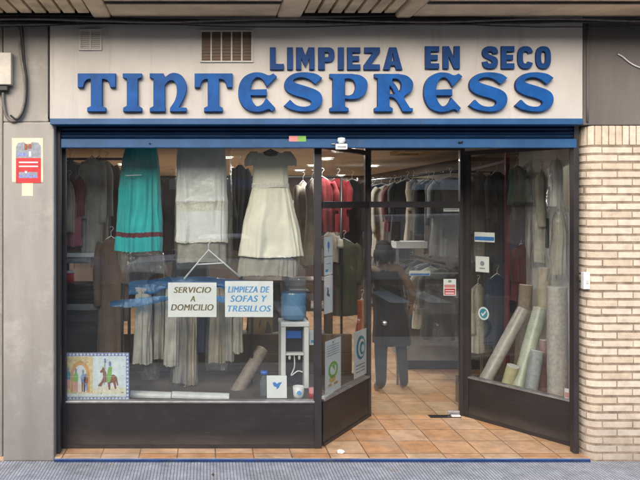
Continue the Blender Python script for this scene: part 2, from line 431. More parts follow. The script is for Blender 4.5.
for p in st.data.polygons:
    if p.normal.z > .9: p.material_index = 1
tag(st, 'long thin blue metal edging strip along the front of the tiled shop step', 'threshold strip')

# ---- shell of the shop
CEIL = 2.72
room = thing('shop_interior', 'dim cream and brown shop room with low ceiling seen through the glazing', 'shop room', (.8, 5, FLOOR))
MB().box(RX0-.1, RX1+.1, .26, RY1+.1, CEIL, CEIL+.1).build('ceiling', 'ceiling_cream', room)
MB().box(RX0, RX1, RY1, RY1+.1, FLOOR+.002, CEIL-.002).build('back_wall', 'wall_brown', room)
MB().box(RX0-.1, RX0-.002, .26, RY1+.1, FLOOR-.02, CEIL-.002).build('side_wall', 'wall_brown', room)
MB().box(RX1+.002, RX1+.1, .26, 2.0, FLOOR-.02, CEIL-.002).build('side_wall', 'wall_white', room)
MB().box(RX1+.002, RX1+.1, 2.003, RY1+.1, FLOOR-.02, CEIL-.002).build('side_wall', 'wall_brown', room)

# ---- left rendered pillar, neighbouring wall, upper band
zt = 3.60
lp = thing('pillar', 'grey rendered pillar with streaks and stains left of the shop window', 'pillar', (XL-.25, .2, 0))
xl0 = at(3, 0, 0).x
MB().box(xl0, XL, 0, .5, .001, at(0, 122, 0).z).build('shaft', 'render_grey', lp, bevel=.012)
MB().box(xl0, at(48.5, 0, 0).x, .004, .5, at(0, 122, 0).z+.002, zt+.4).build('upper_shaft', 'render_grey', lp, bevel=.01)
nw = MB().box(-9, xl0-.012, .03, .5, .001, zt+.4).build('wall', 'render_grey', bevel=.01)
tag(nw, 'grey rendered wall of the neighbouring premises at the far left edge', 'wall')

# ---- brick pillar with rounded corner
def brick_pillar():
    root = thing('brick_pillar', 'cream brick pillar with rounded corner right of the shop front', 'brick pillar', (XR+.4, .2, 0))
    rad = .085; x0 = XR; x1 = 9.0; y1 = .15
    zb, ztop = .0, at(0, 125.5, 0).z
    arc = rad*math.pi/2; L1 = y1-rad
    def path(s):   # s from back of reveal (0) forward round the corner and right
        if s < L1: return Vector((x0, y1-s, 0)), Vector((-1, 0, 0))
        if s < L1+arc:
            a = (s-L1)/rad; return Vector((x0+rad-rad*math.cos(a), rad-rad*math.sin(a), 0)), Vector((-math.cos(a), -math.sin(a), 0))
        return Vector((x0+rad+s-L1-arc, 0, 0)), Vector((0, -1, 0))
    S = L1+arc+(x1-x0-rad)
    def patch(mb, s0, s1, z0, z1, dep):
        ns = max(1, int((min(s1, L1+arc)-max(s0, L1))/.012)) if s1 > L1 and s0 < L1+arc else 1
        ss = [s0+(s1-s0)*i/ns for i in range(ns+1)]
        vs = []; fs = []; bz = .004
        for s_ in ss:
            p, n = path(s_)
            vs += [p+n*(dep-.014)+Vector((0, 0, z0)), p+n*dep+Vector((0, 0, z0+bz)), p+n*dep+Vector((0, 0, z1-bz)), p+n*(dep-.014)+Vector((0, 0, z1))]
        for i in range(ns):
            for k in range(3): fs.append((i*4+k, i*4+4+k, i*4+5+k, i*4+1+k))
        fs += [(0, 1, 2, 3), (ns*4+3, ns*4+2, ns*4+1, ns*4)]
        mb.add(vs, fs)
    rnd = random.Random(5); mb = MB(); course = .0662; j = .0135; sol = .112
    z = .004; k = 0
    while z+course < ztop-sol+.01:
        s = -(k % 2)*.125-.02+rnd.uniform(-.006, .006)
        while s < S:
            a, b = max(s+.005+rnd.uniform(-.0015, .0015), 0.0), min(s+.25-.005+rnd.uniform(-.0015, .0015), S)
            if b-a > .02:
                mb.mi = rnd.choice([0, 0, 1, 1, 2]); patch(mb, a, b, z+j/2+rnd.uniform(-.0015, .0015), z+course-j/2+rnd.uniform(-.0015, .0015), rnd.uniform(-.002, .002))
            s += .25
        z += course; k += 1
    s = .0
    while s < S:
        mb.mi = rnd.choice([0, 0, 1, 1, 2]); patch(mb, s+.005, min(s+.0565-.005, S), z+j/2, ztop, rnd.uniform(-.001, .002)); s += .0565
    mb.build('bricks', ['brick_cream', 'brick_cream_pale', 'brick_cream_warm'], root)
    MB().box(x0-.004, x0+.09, y1+.002, .31, .001, ztop-.004).build('reveal_strip', 'render_grey', root, bevel=.006)
    # mortar core a centimetre behind the brick faces
    m2 = MB(); ns = 60; ss = [0, L1]+[L1+arc*i/12 for i in range(1, 13)]+[S]; vs = []; fs = []
    for s_ in ss:
        p, n = path(s_); vs += [p-n*.0038+Vector((0, 0, .001)), p-n*.0038+Vector((0, 0, ztop-.004))]
    for i in range(len(ss)-1): fs.append((i*2, i*2+2, i*2+3, i*2+1))
    nn = len(vs); vs += [Vector((x1, y1, ztop-.004)), ]; 
    fs.append(tuple([i*2+1 for i in range(len(ss))]+[nn]))
    m2.smooth = False; m2.add(vs, fs); m2.build('mortar', 'mortar', root)
    return ztop
zbt = brick_pillar()
up = MB().box(at(584, 0, 0).x, 9, .012, .45, zbt+.004, zt+.4).build('wall_panel', 'render_dark', bevel=.008)
tag(up, 'plain dark grey rendered panel above the cream brick pillar', 'wall panel')

# ---- sign board, letters, vents
sx0, sx1, sz0, sz1 = at(50, 0, 0).x, at(582, 0, 0).x, at(0, 119, 0).z, zt+.05
SIGNY = -.012
sign = thing('shop_sign', 'pale fascia sign with raised blue lettering over the shutter', 'shop sign', ((sx0+sx1)/2, .05, sz0))
MB().box(sx0, sx1, SIGNY, .25, sz0, sz1).build('sign_board', 'sign_face', sign, bevel=.004)
S_ = [(372, 92, 1), (340, 72), (285, 64), (230, 72), (196, 97), (186, 128), (196, 156), (230, 176), (285, 192), (314, 205), (317, 219), (300, 230), (270, 232), (240, 222), (214, 198, 1),
      (184, 228, 1), (215, 246), (270, 257), (320, 254), (355, 236), (371, 205), (366, 172), (340, 150), (290, 132), (245, 118), (230, 107), (241, 96), (270, 90), (305, 99), (338, 124, 1)]
E_ = [(352, 67), (385, 79), (408, 70, 1), (426, 85, 1), (376, 136, 1), (364, 113), (346, 94), (324, 92), (304, 115), (297, 149, 1), (376, 147, 1), (376, 179, 1), (297, 178, 1), (306, 206), (325, 229), (345, 226), (360, 212), (372, 189, 1),
      (419, 240, 1), (402, 257, 1), (384, 246), (350, 257), (308, 258), (266, 240), (243, 202), (237, 160), (245, 115), (270, 83), (310, 66)]
T_ = [(42, 70, 1), (228, 70, 1), (227, 139, 1), (201, 139, 1), (194, 115), (181, 101), (162, 98, 1), (162, 230, 1), (180, 238, 1), (180, 257, 1), (88, 257, 1), (88, 238, 1), (106, 230, 1), (106, 98, 1), (89, 101), (76, 115), (69, 139, 1), (42, 139, 1)]
I_ = [(262, 70, 1), (356, 70, 1), (356, 90, 1), (337, 98, 1), (337, 228, 1), (356, 238, 1), (356, 257, 1), (264, 257, 1), (264, 238, 1), (282, 228, 1), (282, 98, 1), (262, 90, 1)]
N_ = [(394, 70, 1), (462, 70, 1), (470, 88, 1), (490, 73), (515, 67), (550, 80), (573, 118), (574, 155), (560, 196), (538, 236, 1), (575, 238, 1), (575, 257, 1), (493, 257, 1), (493, 240, 1), (518, 200), (527, 160), (523, 125), (508, 106), (488, 108), (469, 128, 1), (469, 230, 1), (471, 240, 1), (471, 257, 1), (394, 257, 1), (394, 240, 1), (412, 230, 1), (412, 98, 1), (394, 90, 1)]
P_ = [(93, 72, 1), (200, 72, 1), (245, 80), (273, 103), (278, 130), (268, 166), (240, 190), (205, 197), (168, 195, 1), (168, 232, 1), (186, 240, 1), (186, 257, 1), (93, 257, 1), (93, 240, 1), (108, 232, 1), (108, 96, 1), (93, 90, 1)]
Ph = [(168, 98, 1), (190, 97), (211, 110), (219, 138), (210, 165), (190, 177), (168, 176, 1)]
R_ = [(312, 72, 1), (430, 72, 1), (472, 82), (497, 106), (501, 130), (490, 160), (457, 184), (468, 210), (486, 238, 1), (500, 240, 1), (500, 257, 1), (450, 257, 1), (430, 218), (408, 192), (386, 186, 1), (386, 232, 1), (402, 240, 1), (402, 257, 1), (312, 257, 1), (312, 240, 1), (328, 232, 1), (328, 96, 1), (312, 90, 1)]
Rh = [(402, 97, 1), (424, 99), (440, 115), (443, 138), (434, 160, 1), (418, 130), (402, 110)]
Rh2 = [(387, 132, 1), (400, 150), (409, 170, 1), (387, 171, 1)]
def sh(o, dx): return [(p[0]+dx,)+tuple(p[1:]) for p in o]
BIG = [(70, [T_]), (70, [I_]), (70, [N_]), (190, [sh(T_, -19)]), (190, [E_]), (190, [sh(S_, 276)]), (310, [P_, Ph]), (310, [R_, Rh, Rh2]),
       (430, [sh(E_, -274)]), (430, [S_]), (430, [sh(S_, 226)])]
s0 = (D0+SIGNY)/F
def letter_obj(contours_px, depth, mats, bev=.004):
    cs = [[((x-PX)*s0, CAMZ-(y-PY)*s0) for x, y in c] for c in contours_px]
    d = curve_mesh(cs, depth/2, bev)
    Fr = Frame((0, SIGNY, 0), (1, 0, 0), (0, 0, 1), (0, -1, 0)); mb = MB(); mb.mesh(Fr, d, w=depth/2+bev-.001)
    o = mb.build('letter', mats, sign)
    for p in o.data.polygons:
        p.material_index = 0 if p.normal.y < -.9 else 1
    return o
for ox, cons in BIG:
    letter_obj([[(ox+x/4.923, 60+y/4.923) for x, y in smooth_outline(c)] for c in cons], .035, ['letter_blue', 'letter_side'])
def ring(cx, cy, rx, ry, a0, a1, n=28, e=.75):
    out = []
    for i in range(n+1):
        a = a0+(a1-a0)*i/n; c, s = math.cos(a), math.sin(a)
        out.append((cx+rx*math.copysign(abs(c)**e, c), cy+ry*math.copysign(abs(s)**e, s)))
    return out
def block(ch):   # unit box, y down
    w = .40
    if ch == 'L': return [[(0, 0), (w, 0), (w, .74), (1, .74), (1, 1), (0, 1)]]
    if ch == 'I': return [[(0, 0), (1, 0), (1, 1), (0, 1)]]
    if ch == 'E': return [[(0, 0), (1, 0), (1, .24), (w, .24), (w, .38), (.9, .38), (.9, .61), (w, .61), (w, .76), (1, .76), (1, 1), (0, 1)]]
    if ch == 'Z': return [[(.05, 0), (1, 0), (1, .22), (.44, .76), (1, .76), (1, 1), (0, 1), (0, .8), (.55, .25), (.05, .25)]]
    if ch == 'M': return [[(0, 0), (.34, 0), (.5, .36), (.66, 0), (1, 0), (1, 1), (.72, 1), (.72, .5), (.5, .9), (.28, .5), (.28, 1), (0, 1)]]
    if ch == 'N': return [[(0, 0), (.36, 0), (.66, .52), (.66, 0), (1, 0), (1, 1), (.66, 1), (.34, .46), (.34, 1), (0, 1)]]
    if ch == 'A': return [[(.32, 0), (.68, 0), (1, 1), (.66, 1), (.61, .82), (.39, .82), (.34, 1), (0, 1)], [(.5, .28), (.57, .62), (.43, .62)]]
    if ch == 'P': return [[(0, 0)]+ring(.55, .33, .45, .33, -math.pi/2, math.pi/2, 14)+[(w, .66), (w, 1), (0, 1)], [(w, .22)]+ring(.52, .33, .13, .11, -math.pi/2, math.pi/2, 8)+[(w, .44)]]
    if ch == 'O': return [ring(.5, .5, .5, .5, 0, 2*math.pi, 36)[:-1], ring(.5, .5, .155, .27, 0, 2*math.pi, 24)[:-1]]
    if ch == 'C': return [ring(.5, .5, .5, .5, -R(22), -R(338), 34)+ring(.5, .5, .17, .27, -R(325), -R(35), 24)]
    if ch == 'S':
        o = [((x-184)/188, (y-64)/193) + tuple(r) for x, y, *r in S_]
        o = [(.5+(x-.5)*1.0, y)+tuple(r) for x, y, *r in o]
        body = [(1, .2, 1), (.85, .05), (.5, 0), (.15, .06), (0, .28), (.1, .47), (.4, .58), (.6, .66), (.62, .73), (.5, .77), (.38, .74), (.33, .66, 1), (0, .70, 1), (.12, .93), (.5, 1), (.88, .93), (1, .70), (.9, .51), (.6, .41), (.4, .34), (.38, .27), (.5, .23), (.62, .26), (.67, .34, 1), (1, .30, 1)]
        return [smooth_outline(body, 4)]
SMALL = [('L', 42, 101, 0), ('I', 115, 139, 0), ('M', 153, 231, 0), ('P', 247, 316, 0), ('I', 331, 356, 0), ('E', 370, 426, 0), ('Z', 440, 509, 0), ('A', 523, 605, 0),
         ('E', 62, 121, 1), ('N', 137, 209, 1), ('S', 304, 371, 1), ('E', 385, 441, 1), ('C', 455, 521, 1), ('O', 532, 596, 1)]
for ch, a, b, q in SMALL:
    ox = (260, 410)[q]; y0 = (55, 50)[q]; y1 = (150, 146)[q]
    cons = [[(ox+(a+(b-a)*x)/4.267, 35+(y0+(y1-y0)*y)/4.267) for x, y in c] for c in block(ch)]
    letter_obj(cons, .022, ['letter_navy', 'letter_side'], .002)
def vent(px0, px1, py0, py1, n, label, matf):
    a = at(px0, py1, SIGNY); b = at(px1, py0, SIGNY)
    t = thing('vent_grille', label, 'vent', (a.x/2+b.x/2, SIGNY, a.z))
    MB().box(a.x, b.x, SIGNY-.003, SIGNY-.0005, a.z, b.z).build('opening', 'wood_brown' if matf == 'soffit_dark' else matf, t)
    mb = MB(); w = (b.x-a.x)/n
    for i in range(n+1): mb.box(a.x+i*w-.006, a.x+i*w+.006, SIGNY-.012, SIGNY-.0035, a.z, b.z)
    mb.box(a.x-.008, b.x+.008, SIGNY-.014, SIGNY-.0035, b.z, b.z+.012).box(a.x-.008, b.x+.008, SIGNY-.014, SIGNY-.0035, a.z-.012, a.z)
    mb.build('frame', 'sign_face', t)
    for i in range(n):
        m3 = MB()
        for k in range(9):
            z = a.z+(b.z-a.z)*(k+.5)/9; m3.box(a.x+i*w+.007, a.x+(i+1)*w-.007, SIGNY-.008, SIGNY-.0036, z-.004, z+.004)
        m3.build('louvre', 'wood_brown' if matf == 'soffit_dark' else 'sign_face', t)
vent(80, 101, 31, 49, 2, 'small pale two panel ventilation grille at the left end of the sign', 'render_grey')
vent(201, 252, 32, 61, 5, 'dark brown five slot ventilation grille left of the small lettering', 'soffit_dark')

# ---- blue canopy strip and roller shutter
tr = MB().box(at(50, 0, -.05).x, at(583, 0, -.05).x, -.055, .10, at(0, 124.5, -.05).z, at(0, 118.5, -.05).z)
tag(tr.build('fascia_trim', 'trim_blue', bevel=.004), 'blue metal strip along the lower edge of the sign', 'trim')
shut = thing('roller_shutter', 'rolled up blue metal roller shutter under the sign', 'roller shutter', (.9, .08, at(0, 148, .1).z))
a = at(61, 148, .1); b = at(576, 125, .1)
ms = MB(); nsl = 4; z = at(0, 138.5, .1).z; hz = (b.z-z+.02)/nsl
for k in range(nsl):
    z0 = z+k*hz; pr = [(0, z0), (-.004, z0+.004), (-.016, z0+hz*.5), (-.012, z0+hz*.75), (0, z0+hz-.004)]
    vs = []; 
    for x in (a.x, b.x): vs += [(x, .12+p[0], p[1]) for p in pr]
    ms.add(vs, [(i, i+1, 6+i, 5+i) for i in range(4)])
ms.box(a.x, b.x, .125, .14, z, b.z+.02)
ms.build('slats', 'shutter_blue', shut)
MB().box(a.x, b.x, .085, .135, a.z, z-.004).build('bottom_bar', 'trim_blue', shut, bevel=.006)
MB().box(a.x, b.x, .142, .258, a.z+.05, CEIL).build('housing', 'soffit_dark', shut)
for (p0, p1) in ((56.5, 60.5), (573.5, 578.5)):
    MB().box(at(p0, 0, .1).x, at(p1, 0, .1).x, .09, .16, FLOOR+.001, at(0, 125, .1).z).build('guide_rail', 'frame_dark', shut, bevel=.003)
kx = at(458, 131, .1); MB().tube([(kx.x, .10, a.z+.045), (kx.x, .07, a.z+.045), (kx.x+.03, .068, a.z+.05)], .006).build('lock', 'metal_black', shut)
kx = at(150, 131, .1); MB().tube([(kx.x, .10, a.z+.035), (kx.x, .077, a.z+.035)], .008).build('bolt', 'metal_black', shut)
stk = thing('sticker', 'small red and green sticker on the bottom bar of the blue shutter', 'sticker', at(297, 142, .08))
Fs = facing(289, 141.5, .0848); e = 6/F
MB().fbox(Fs, 0, 9*e, 0, 5.5*e, 0, .001).build('red_half', 'ink_pink', stk); MB().fbox(Fs, 9.1*e, 17*e, 0, 5.5*e, 0, .001).build('green_half', 'ink_green', stk)
al = thing('alarm_sensor', 'small white alarm sensor hanging from the shutter bar over the door', 'alarm', at(341, 150, .06))
Fs = facing(341, 150, .082)
MB().fbox(Fs, -.048, .048, .002, .05, 0, .035).build('housing', 'white_plastic', al, bevel=.006)
MB().fbox(Fs, -.036, .036, .018, .03, .0352, .038).build('slot', 'ink_grey', al)
MB().lathe([(.001, .05), (.03, .045), (.034, .02), (.02, 0)], Fs.pt(0, .053, .02)).build('dome', 'white_plastic', al)
MB().fbox(Fs, -.08, -.05, .045, .055, -.004, .012).build('bracket', 'steel', al)

# ---- balcony above with cables
bal = thing('balcony', 'concrete and board balcony underside over the shop sign', 'balcony', (.8, -.5, zt))
zs = 3.625
def sofX(px): return at(px, 18, -.07).x
MB().box(-8, 9, -.61, -.03, zs+.13, zs+.32).build('slab', 'concrete_soffit', bal)
for (p0, p1) in ((112, 276), (412, 1200)):
    MB().box(sofX(p0), sofX(p1), -.595, -.07, zs, zs+.127).build('soffit_panel', 'concrete_soffit', bal, bevel=.006)
    MB().box(sofX(p0), sofX(p1), -.52, -.48, zs-.012, zs-.001).build('drip_strip', 'soffit_dark', bal)
for (p0, p1, n) in ((-560, 92, 46), (302, 394, 7)):
    mb = MB(); x0, x1 = sofX(p0), sofX(p1); w = (x1-x0)/n
    for i in range(n): mb.box(x0+i*w+.012, x0+(i+1)*w-.012, -.595, -.13, zs+.015, zs+.07)
    mb.build('boarding', 'board_soffit', bal, bevel=.004)
    MB().box(x0, x1, -.595, -.10, zs+.072, zs+.128).build('boarding_back', 'soffit_dark', bal)
for (p0, p1) in ((93, 111), (277, 301), (395, 411)):
    x0, x1 = sofX(p0), sofX(p1)
    MB().box(x0, x1, -.59, -.055, zs-.012, zs+.126).build('joist', 'concrete_soffit', bal, bevel=.02)
MB().box(-8, 9, -.05, .30, zt+.052, zt+.4).build('wall_band', 'soffit_dark', bal)
upw = MB().box(-9, 9, .0, .5, zt+.45, 9).build('upper_wall', 'render_grey')
tag(upw, 'plain grey upper storey wall above the balcony', 'wall')
rnd = random.Random(11)
CABL = ['thick black cable sagging along the top of the sign', 'slack grey cable strung just over the sign top', 'black cable running straight under the balcony edge', 'thin black cable dipping at the right end of the sign',
        'lowest thin dark cable drooping over the sign face', 'pale grey cable bundled with the black ones under the balcony']
for k in range(6):
    pts = []
    for i in range(33):
        px = -60+i*24
        y = [21, 23, 19.5, 22, 25.5, 20.5][k]+1.6*math.sin(px*.011*(1+k*.23)+k*2.1)+rnd.uniform(-.3, .3)
        if k == 3: y += max(0, px-480)*.006
        p = at(px, y, -.05-.012*k); pts.append(p)
    tag(MB().tube(pts, [.016, .009, .014, .007, .0045, .008][k], 7).build('cable', ['cable_black', 'cable_grey', 'cable_black', 'cable_black', 'cable_black', 'cable_grey'][k]), CABL[k], 'cable', 'cables along the top of the shop sign')
# cable loop and junction box on the pillar
jb = thing('junction_box', 'cream plastic junction box mounted high on the pillar', 'junction box', at(5, 86, 0))
A = at(-16, 86, 0); B = at(13.5, 54, 0)
MB().box(A.x, B.x, -.07, .0, A.z, B.z).build('casing', 'plastic_cream', jb, bevel=.008)
MB().box(A.x+.01, B.x-.03, -.055, -.005, A.z-.05, A.z-.001).build('underside_socket', 'metal_black', jb, bevel=.01)
pts = [at(x, y, -.02) for x, y in ((17, 18), (19, 30), (20, 45), (22, 62), (25, 80), (25, 100), (21, 114), (14, 121), (7, 117), (4, 106), (3, 92))]
def spline(pts, sub=5):
    out = []
    for i in range(len(pts)-1):
        a, b, c, d = pts[max(i-1, 0)], pts[i], pts[i+1], pts[min(i+2, len(pts)-1)]
        for k in range(sub):
            t = k/sub; out.append(.5*((2*b)+(-a+c)*t+(2*a-5*b+4*c-d)*t*t+(-a+3*b-3*c+d)*t**3))
    out.append(pts[-1]); return out
lc = thing('looped_cable', 'dark cable looping down the pillar to the junction box', 'cable', at(14, 121, -.02))
MB().tube(spline(pts), .013, 8).build('main_cable', 'cable_grey', lc)
MB().tube(spline([p+Vector((.022+.01*math.sin(i), -.014, .012)) for i, p in enumerate(pts[:9])]), .008, 8).build('thin_cable', 'cable_black', lc)
MB().tube(spline([at(48.6, y, -.012) for y in (22, 50, 80, 119)]), .006, 6).build('edge_cable', 'cable_black', lc)
wr = MB().tube(spline([at(x, y, .0) for x, y in ((618, 54), (623, 57), (629, 62), (636, 66), (646, 69), (660, 70))]), .0055, 7).build('wire', 'white_plastic')
tag(wr, 'short loose pale wire curling on the dark panel above the bricks', 'wire')
pp = MB().tube([at(587.5, y, .004) for y in (24, 60, 100, 122)], .009, 8).build('conduit', 'render_dark')
tag(pp, 'thin grey conduit running down the left edge of the dark panel', 'conduit')
# notice on pillar
nt_ = thing('notice', 'faded red and white notice taped to the grey pillar', 'notice', at(27, 196, 0))
Fp = facing(12, 182, -.0005); e = D0/F
mb = MB(); mb.fbox(Fp, 0, 31*e, 0, 44*e, 0, .002); mb.build('sheet', 'paper_cream', nt_)
mb = MB(); mb.mi = 0; mb.fbox(Fp, 4*e, 29*e, -1*e, 24*e, .0022, .003); mb.mi = 1; mb.poly(Fp, [(4*e, 24.2*e), (29*e, 24.2*e), (29*e, 36*e), (26*e, 39.5*e), (20*e, 40*e), (16.5*e, 36*e), (12*e, 40*e), (6*e, 39*e), (4*e, 35*e)], .0022, .003)
mb.fbox(Fp, 7*e, 25.5*e, 4*e, 10*e, .0031, .0036)
mb.mi = 2; mb.fbox(Fp, 12.5*e, 15.8*e, 32*e, 38*e, .0031, .0036); mb.fbox(Fp, 16.3*e, 19.6*e, 33*e, 38*e, .0031, .0036)
mb.mi = 3
for k in range(2): mb.fbox(Fp, 7*e, 26*e, (15+4*k)*e, (16.3+4*k)*e, .0031, .0036)
mb.fbox(Fp, 13*e, 15*e, 9*e, 11*e, .0037, .004); mb.fbox(Fp, 17*e, 19*e, 25.5*e, 30.5*e, .0031, .0036)
mb.mi = 4
for k in range(3): mb.fbox(Fp, (7+6.5*k)*e, (12+6.5*k)*e, 4.2*e, (7+k % 2)*e, .0037, .004)
mb.fbox(Fp, 6*e, 15*e, 26*e, 29*e, .0031, .0036)
mb.build('print', ['ink_red', 'ink_grey', 'ink_brownred', 'paper_white', 'ink_lilac'], nt_)
MB().fbox(facing(22, 196, -.0005), 0, 11*e, 0, 17*e, .0, .0016).build('tape_strip', 'paper_cream', nt_)
db = thing('doorbell', 'small white bell box on the rounded edge of the brick pillar', 'doorbell', at(585, 290, .05))
A = at(582, 289, .03); B = at(588.5, 272, .03)
MB().box(A.x, B.x, -.0, .05, A.z, B.z).build('casing', 'white_plastic', db, bevel=.006); MB().box((A.x+B.x)/2-.01, (A.x+B.x)/2+.01, -.008, -.0005, A.z+.05, A.z+.075).build('button', 'plastic_cream', db)
# ------------------------------------------------------------------ glazing
ZB = at(0, 400.5, YG).z; ZT = at(0, 147, YG).z+.03
def post(P, w=.055, d=.06, ang=0): return P
def panel(name, P, Q, label, posts, transom, base=True, zbase=None):
    """glazed bay from P to Q (xy), street side on the right hand of travel"""
    zb_ = ZB if zbase is None else zbase
    P = Vector((P[0], P[1], 0)); Q = Vector((Q[0], Q[1], 0)); U = (Q-P).normalized(); L_ = (Q-P).length
    Nn = Vector((U.y, -U.x, 0))
    Fr = Frame(P, U, (0, 0, 1), Nn)
    t = thing(name, label, 'shop window', (P+Q)/2+Vector((0, 0, FLOOR)))
    if base:
        MB().fbox(Fr, .028, L_-.028, FLOOR+.002, zb_-.02, -.03, .012).build('base_panel', 'base_panel', t, bevel=.004)
        MB().fbox(Fr, .028, L_-.028, zb_-.018, zb_, -.05, .024).build('sill', 'sill_metal', t, bevel=.003)
        MB().fbox(Fr, .028, L_-.028, FLOOR+.001, FLOOR+.03, .0125, .02).build('kick_strip', 'frame_dark', t)
    for (u, w) in posts: MB().fbox(Fr, u-w/2, u+w/2, FLOOR+.001, ZT, -.032, .026).build('post', 'frame_dark', t, bevel=.004)
    MB().fbox(Fr, .029, L_-.029, ZT-.04, ZT, -.025, .018).build('head_rail', 'frame_dark', t, bevel=.003)
    if transom: MB().fbox(Fr, .029, L_-.029, at(0, 208, YG+.5).z, at(0, 201.5, YG+.5).z, -.02, .016).build('transom', 'frame_dark', t, bevel=.003)
    MB().fbox(Fr, .0285, L_-.0285, zb_+.001, ZT-.041, -.008, .0).build('glass_pane', 'shop_glass', t)
    return t, Fr, L_
wl, FL, LL = panel('display_window', (XA, YG), (XB, YG), 'wide flat display window with dark base left of the doorway', [(.02, .05), ((Vector((XB-XA, 0))).length-.02, .062)], False)
wa, FA, LA = panel('display_window', (XB+.01, YG+.02), (XC, YD), 'slanted display window covered in posters left of the door', [], True)
wr_, FRr, LR = panel('display_window', (XD, YD), (XE, YG), 'slanted display window with carpet rolls right of the door', [(.025, .05), (Vector((XE-XD, YG-YD)).length-.03, .055)], False, zbase=ZB-.005)
# door
door = thing('glass_door', 'frameless glass shop door with dark transom at the back of the recess', 'door', ((XC+XD)/2, YD, FLOOR))
MB().box(XC-.04, XC+.018, YD-.02, YD+.05, FLOOR+.001, ZT+.06).build('jamb', 'frame_dark', door, bevel=.004)
MB().box(XD-.05, XD-.004, YD-.01, YD+.05, FLOOR+.001, ZT+.06).build('jamb', 'frame_dark', door, bevel=.004)
tz0, tz1 = at(0, 207.5, YD).z, at(0, 201.5, YD).z
MB().box(XC+.019, XD-.051, YD-.01, YD+.04, tz0, tz1).build('transom', 'frame_dark', door, bevel=.003)
MB().box(XC+.019, XD-.051, YD-.01, YD+.04, ZT+.01, ZT+.06).build('head_rail', 'frame_dark', door, bevel=.003)
MB().box(XC+.02, XD-.052, YD+.010, YD+.018, tz1+.001, ZT+.009).build('transom_pane', 'shop_glass', door)
leaf = MB().box(XC+.026, XD-.058, YD+.008, YD+.018, FLOOR+.012, tz0-.006); leaf = leaf.build('door_leaf', 'shop_glass', door)
kp = at(384.5, 323, YD); MB().lathe([(.001, -.03), (.02, -.028), (.024, -.012), (.012, -.004), (.012, .0)], (kp.x, YD+.007, kp.z), (0, 1, 0), 16).build('knob', 'steel', leaf)
MB().box(XD-.17, XD-.052, YD-.006, YD+.006, FLOOR+.006, FLOOR+.05).build('floor_fitting', 'steel', leaf, bevel=.004)
MB().box(XD-.36, XD-.06, YD-.07, YD+.02, FLOOR+.001, FLOOR+.005).build('floor_plate', 'metal_black', door)
MB().box(XD-.15, XD-.062, YD-.06, YD-.02, FLOOR+.0055, FLOOR+.022).build('closer_cover', 'white_plastic', door, bevel=.003)
# display floors
dpl = MB().add([(RX0+.002, .30, 0), (XB-.02, .30, 0), (XC-.08, YD+.08, 0), (XC-.08, 1.6, 0), (RX0+.002, 1.6, 0)], [(0, 1, 2, 3, 4)])
def extr(pts, z0, z1):
    mb = MB(); n = len(pts); mb.add([(x, y, z1) for x, y in pts]+[(x, y, z0) for x, y in pts], [tuple(range(n)), tuple(range(n, 2*n))[::-1]]+[(i, n+i, n+(i+1) % n, (i+1) % n) for i in range(n)]); return mb
PLL = ZB-.03
o = extr([(RX0+.004, .30), (XB-.03, .30), (XC-.10, YD+.05), (XC-.10, 1.35), (RX0+.004, 1.35)], FLOOR+.002, PLL).build('display_platform', 'platform_grey')
tag(o, 'grey display platform inside the left shop window', 'platform')
PLR = .30
o = extr([(XD+.09, YD+.02), (XE+.03, YG+.10), (RX1-.005, YG+.10), (RX1-.005, 1.7), (XD+.09, 1.7)], FLOOR+.002, PLR).build('display_platform', 'platform_grey')
tag(o, 'low platform under the carpet rolls in the right shop window', 'platform')

pz = at(341, 452, .09); t = thing('crumpled_paper', 'small crumpled white paper scrap on the tiled step', 'litter', (pz.x, .09, FLOOR))
mb = MB(); mb.sphere((pz.x, .09, FLOOR+.018), .03, .022, .017, 9, 6)
for i, p in enumerate(mb.v): mb.v[i] = p+Vector((mnoise.noise(p*60), mnoise.noise(p*60+Vector((9, 0, 0))), abs(mnoise.noise(p*70)))) * .011
mb.sm = [False]*len(mb.sm); mb.build('scrap', 'paper_white', t)
rnl = random.Random(8)
for k in range(7):
    x, y = rnl.uniform(-2, 3.4), rnl.uniform(-.33, -.06); a = rnl.uniform(0, 6.28); L0 = rnl.uniform(.012, .03)
    mb = MB(); u = Vector((math.cos(a), math.sin(a), 0)); v = Vector((-u.y, u.x, 0)); c = Vector((x, y, .003))
    mb.add([c-u*L0, c-v*L0*.4+Vector((0, 0, .004)), c+u*L0+Vector((0, 0, .006)), c+v*L0*.4+Vector((0, 0, .002)), c+Vector((0, 0, .007))], [(0, 1, 4), (1, 2, 4), (2, 3, 4), (3, 0, 4), (0, 3, 2, 1)])
    tag(mb.build('dry_leaf', 'wood_brown' if k % 2 else 'wood_pale'), 'tiny dry brown leaf scrap lying on the pavement', 'leaf', 'dry leaf scraps on the pavement')
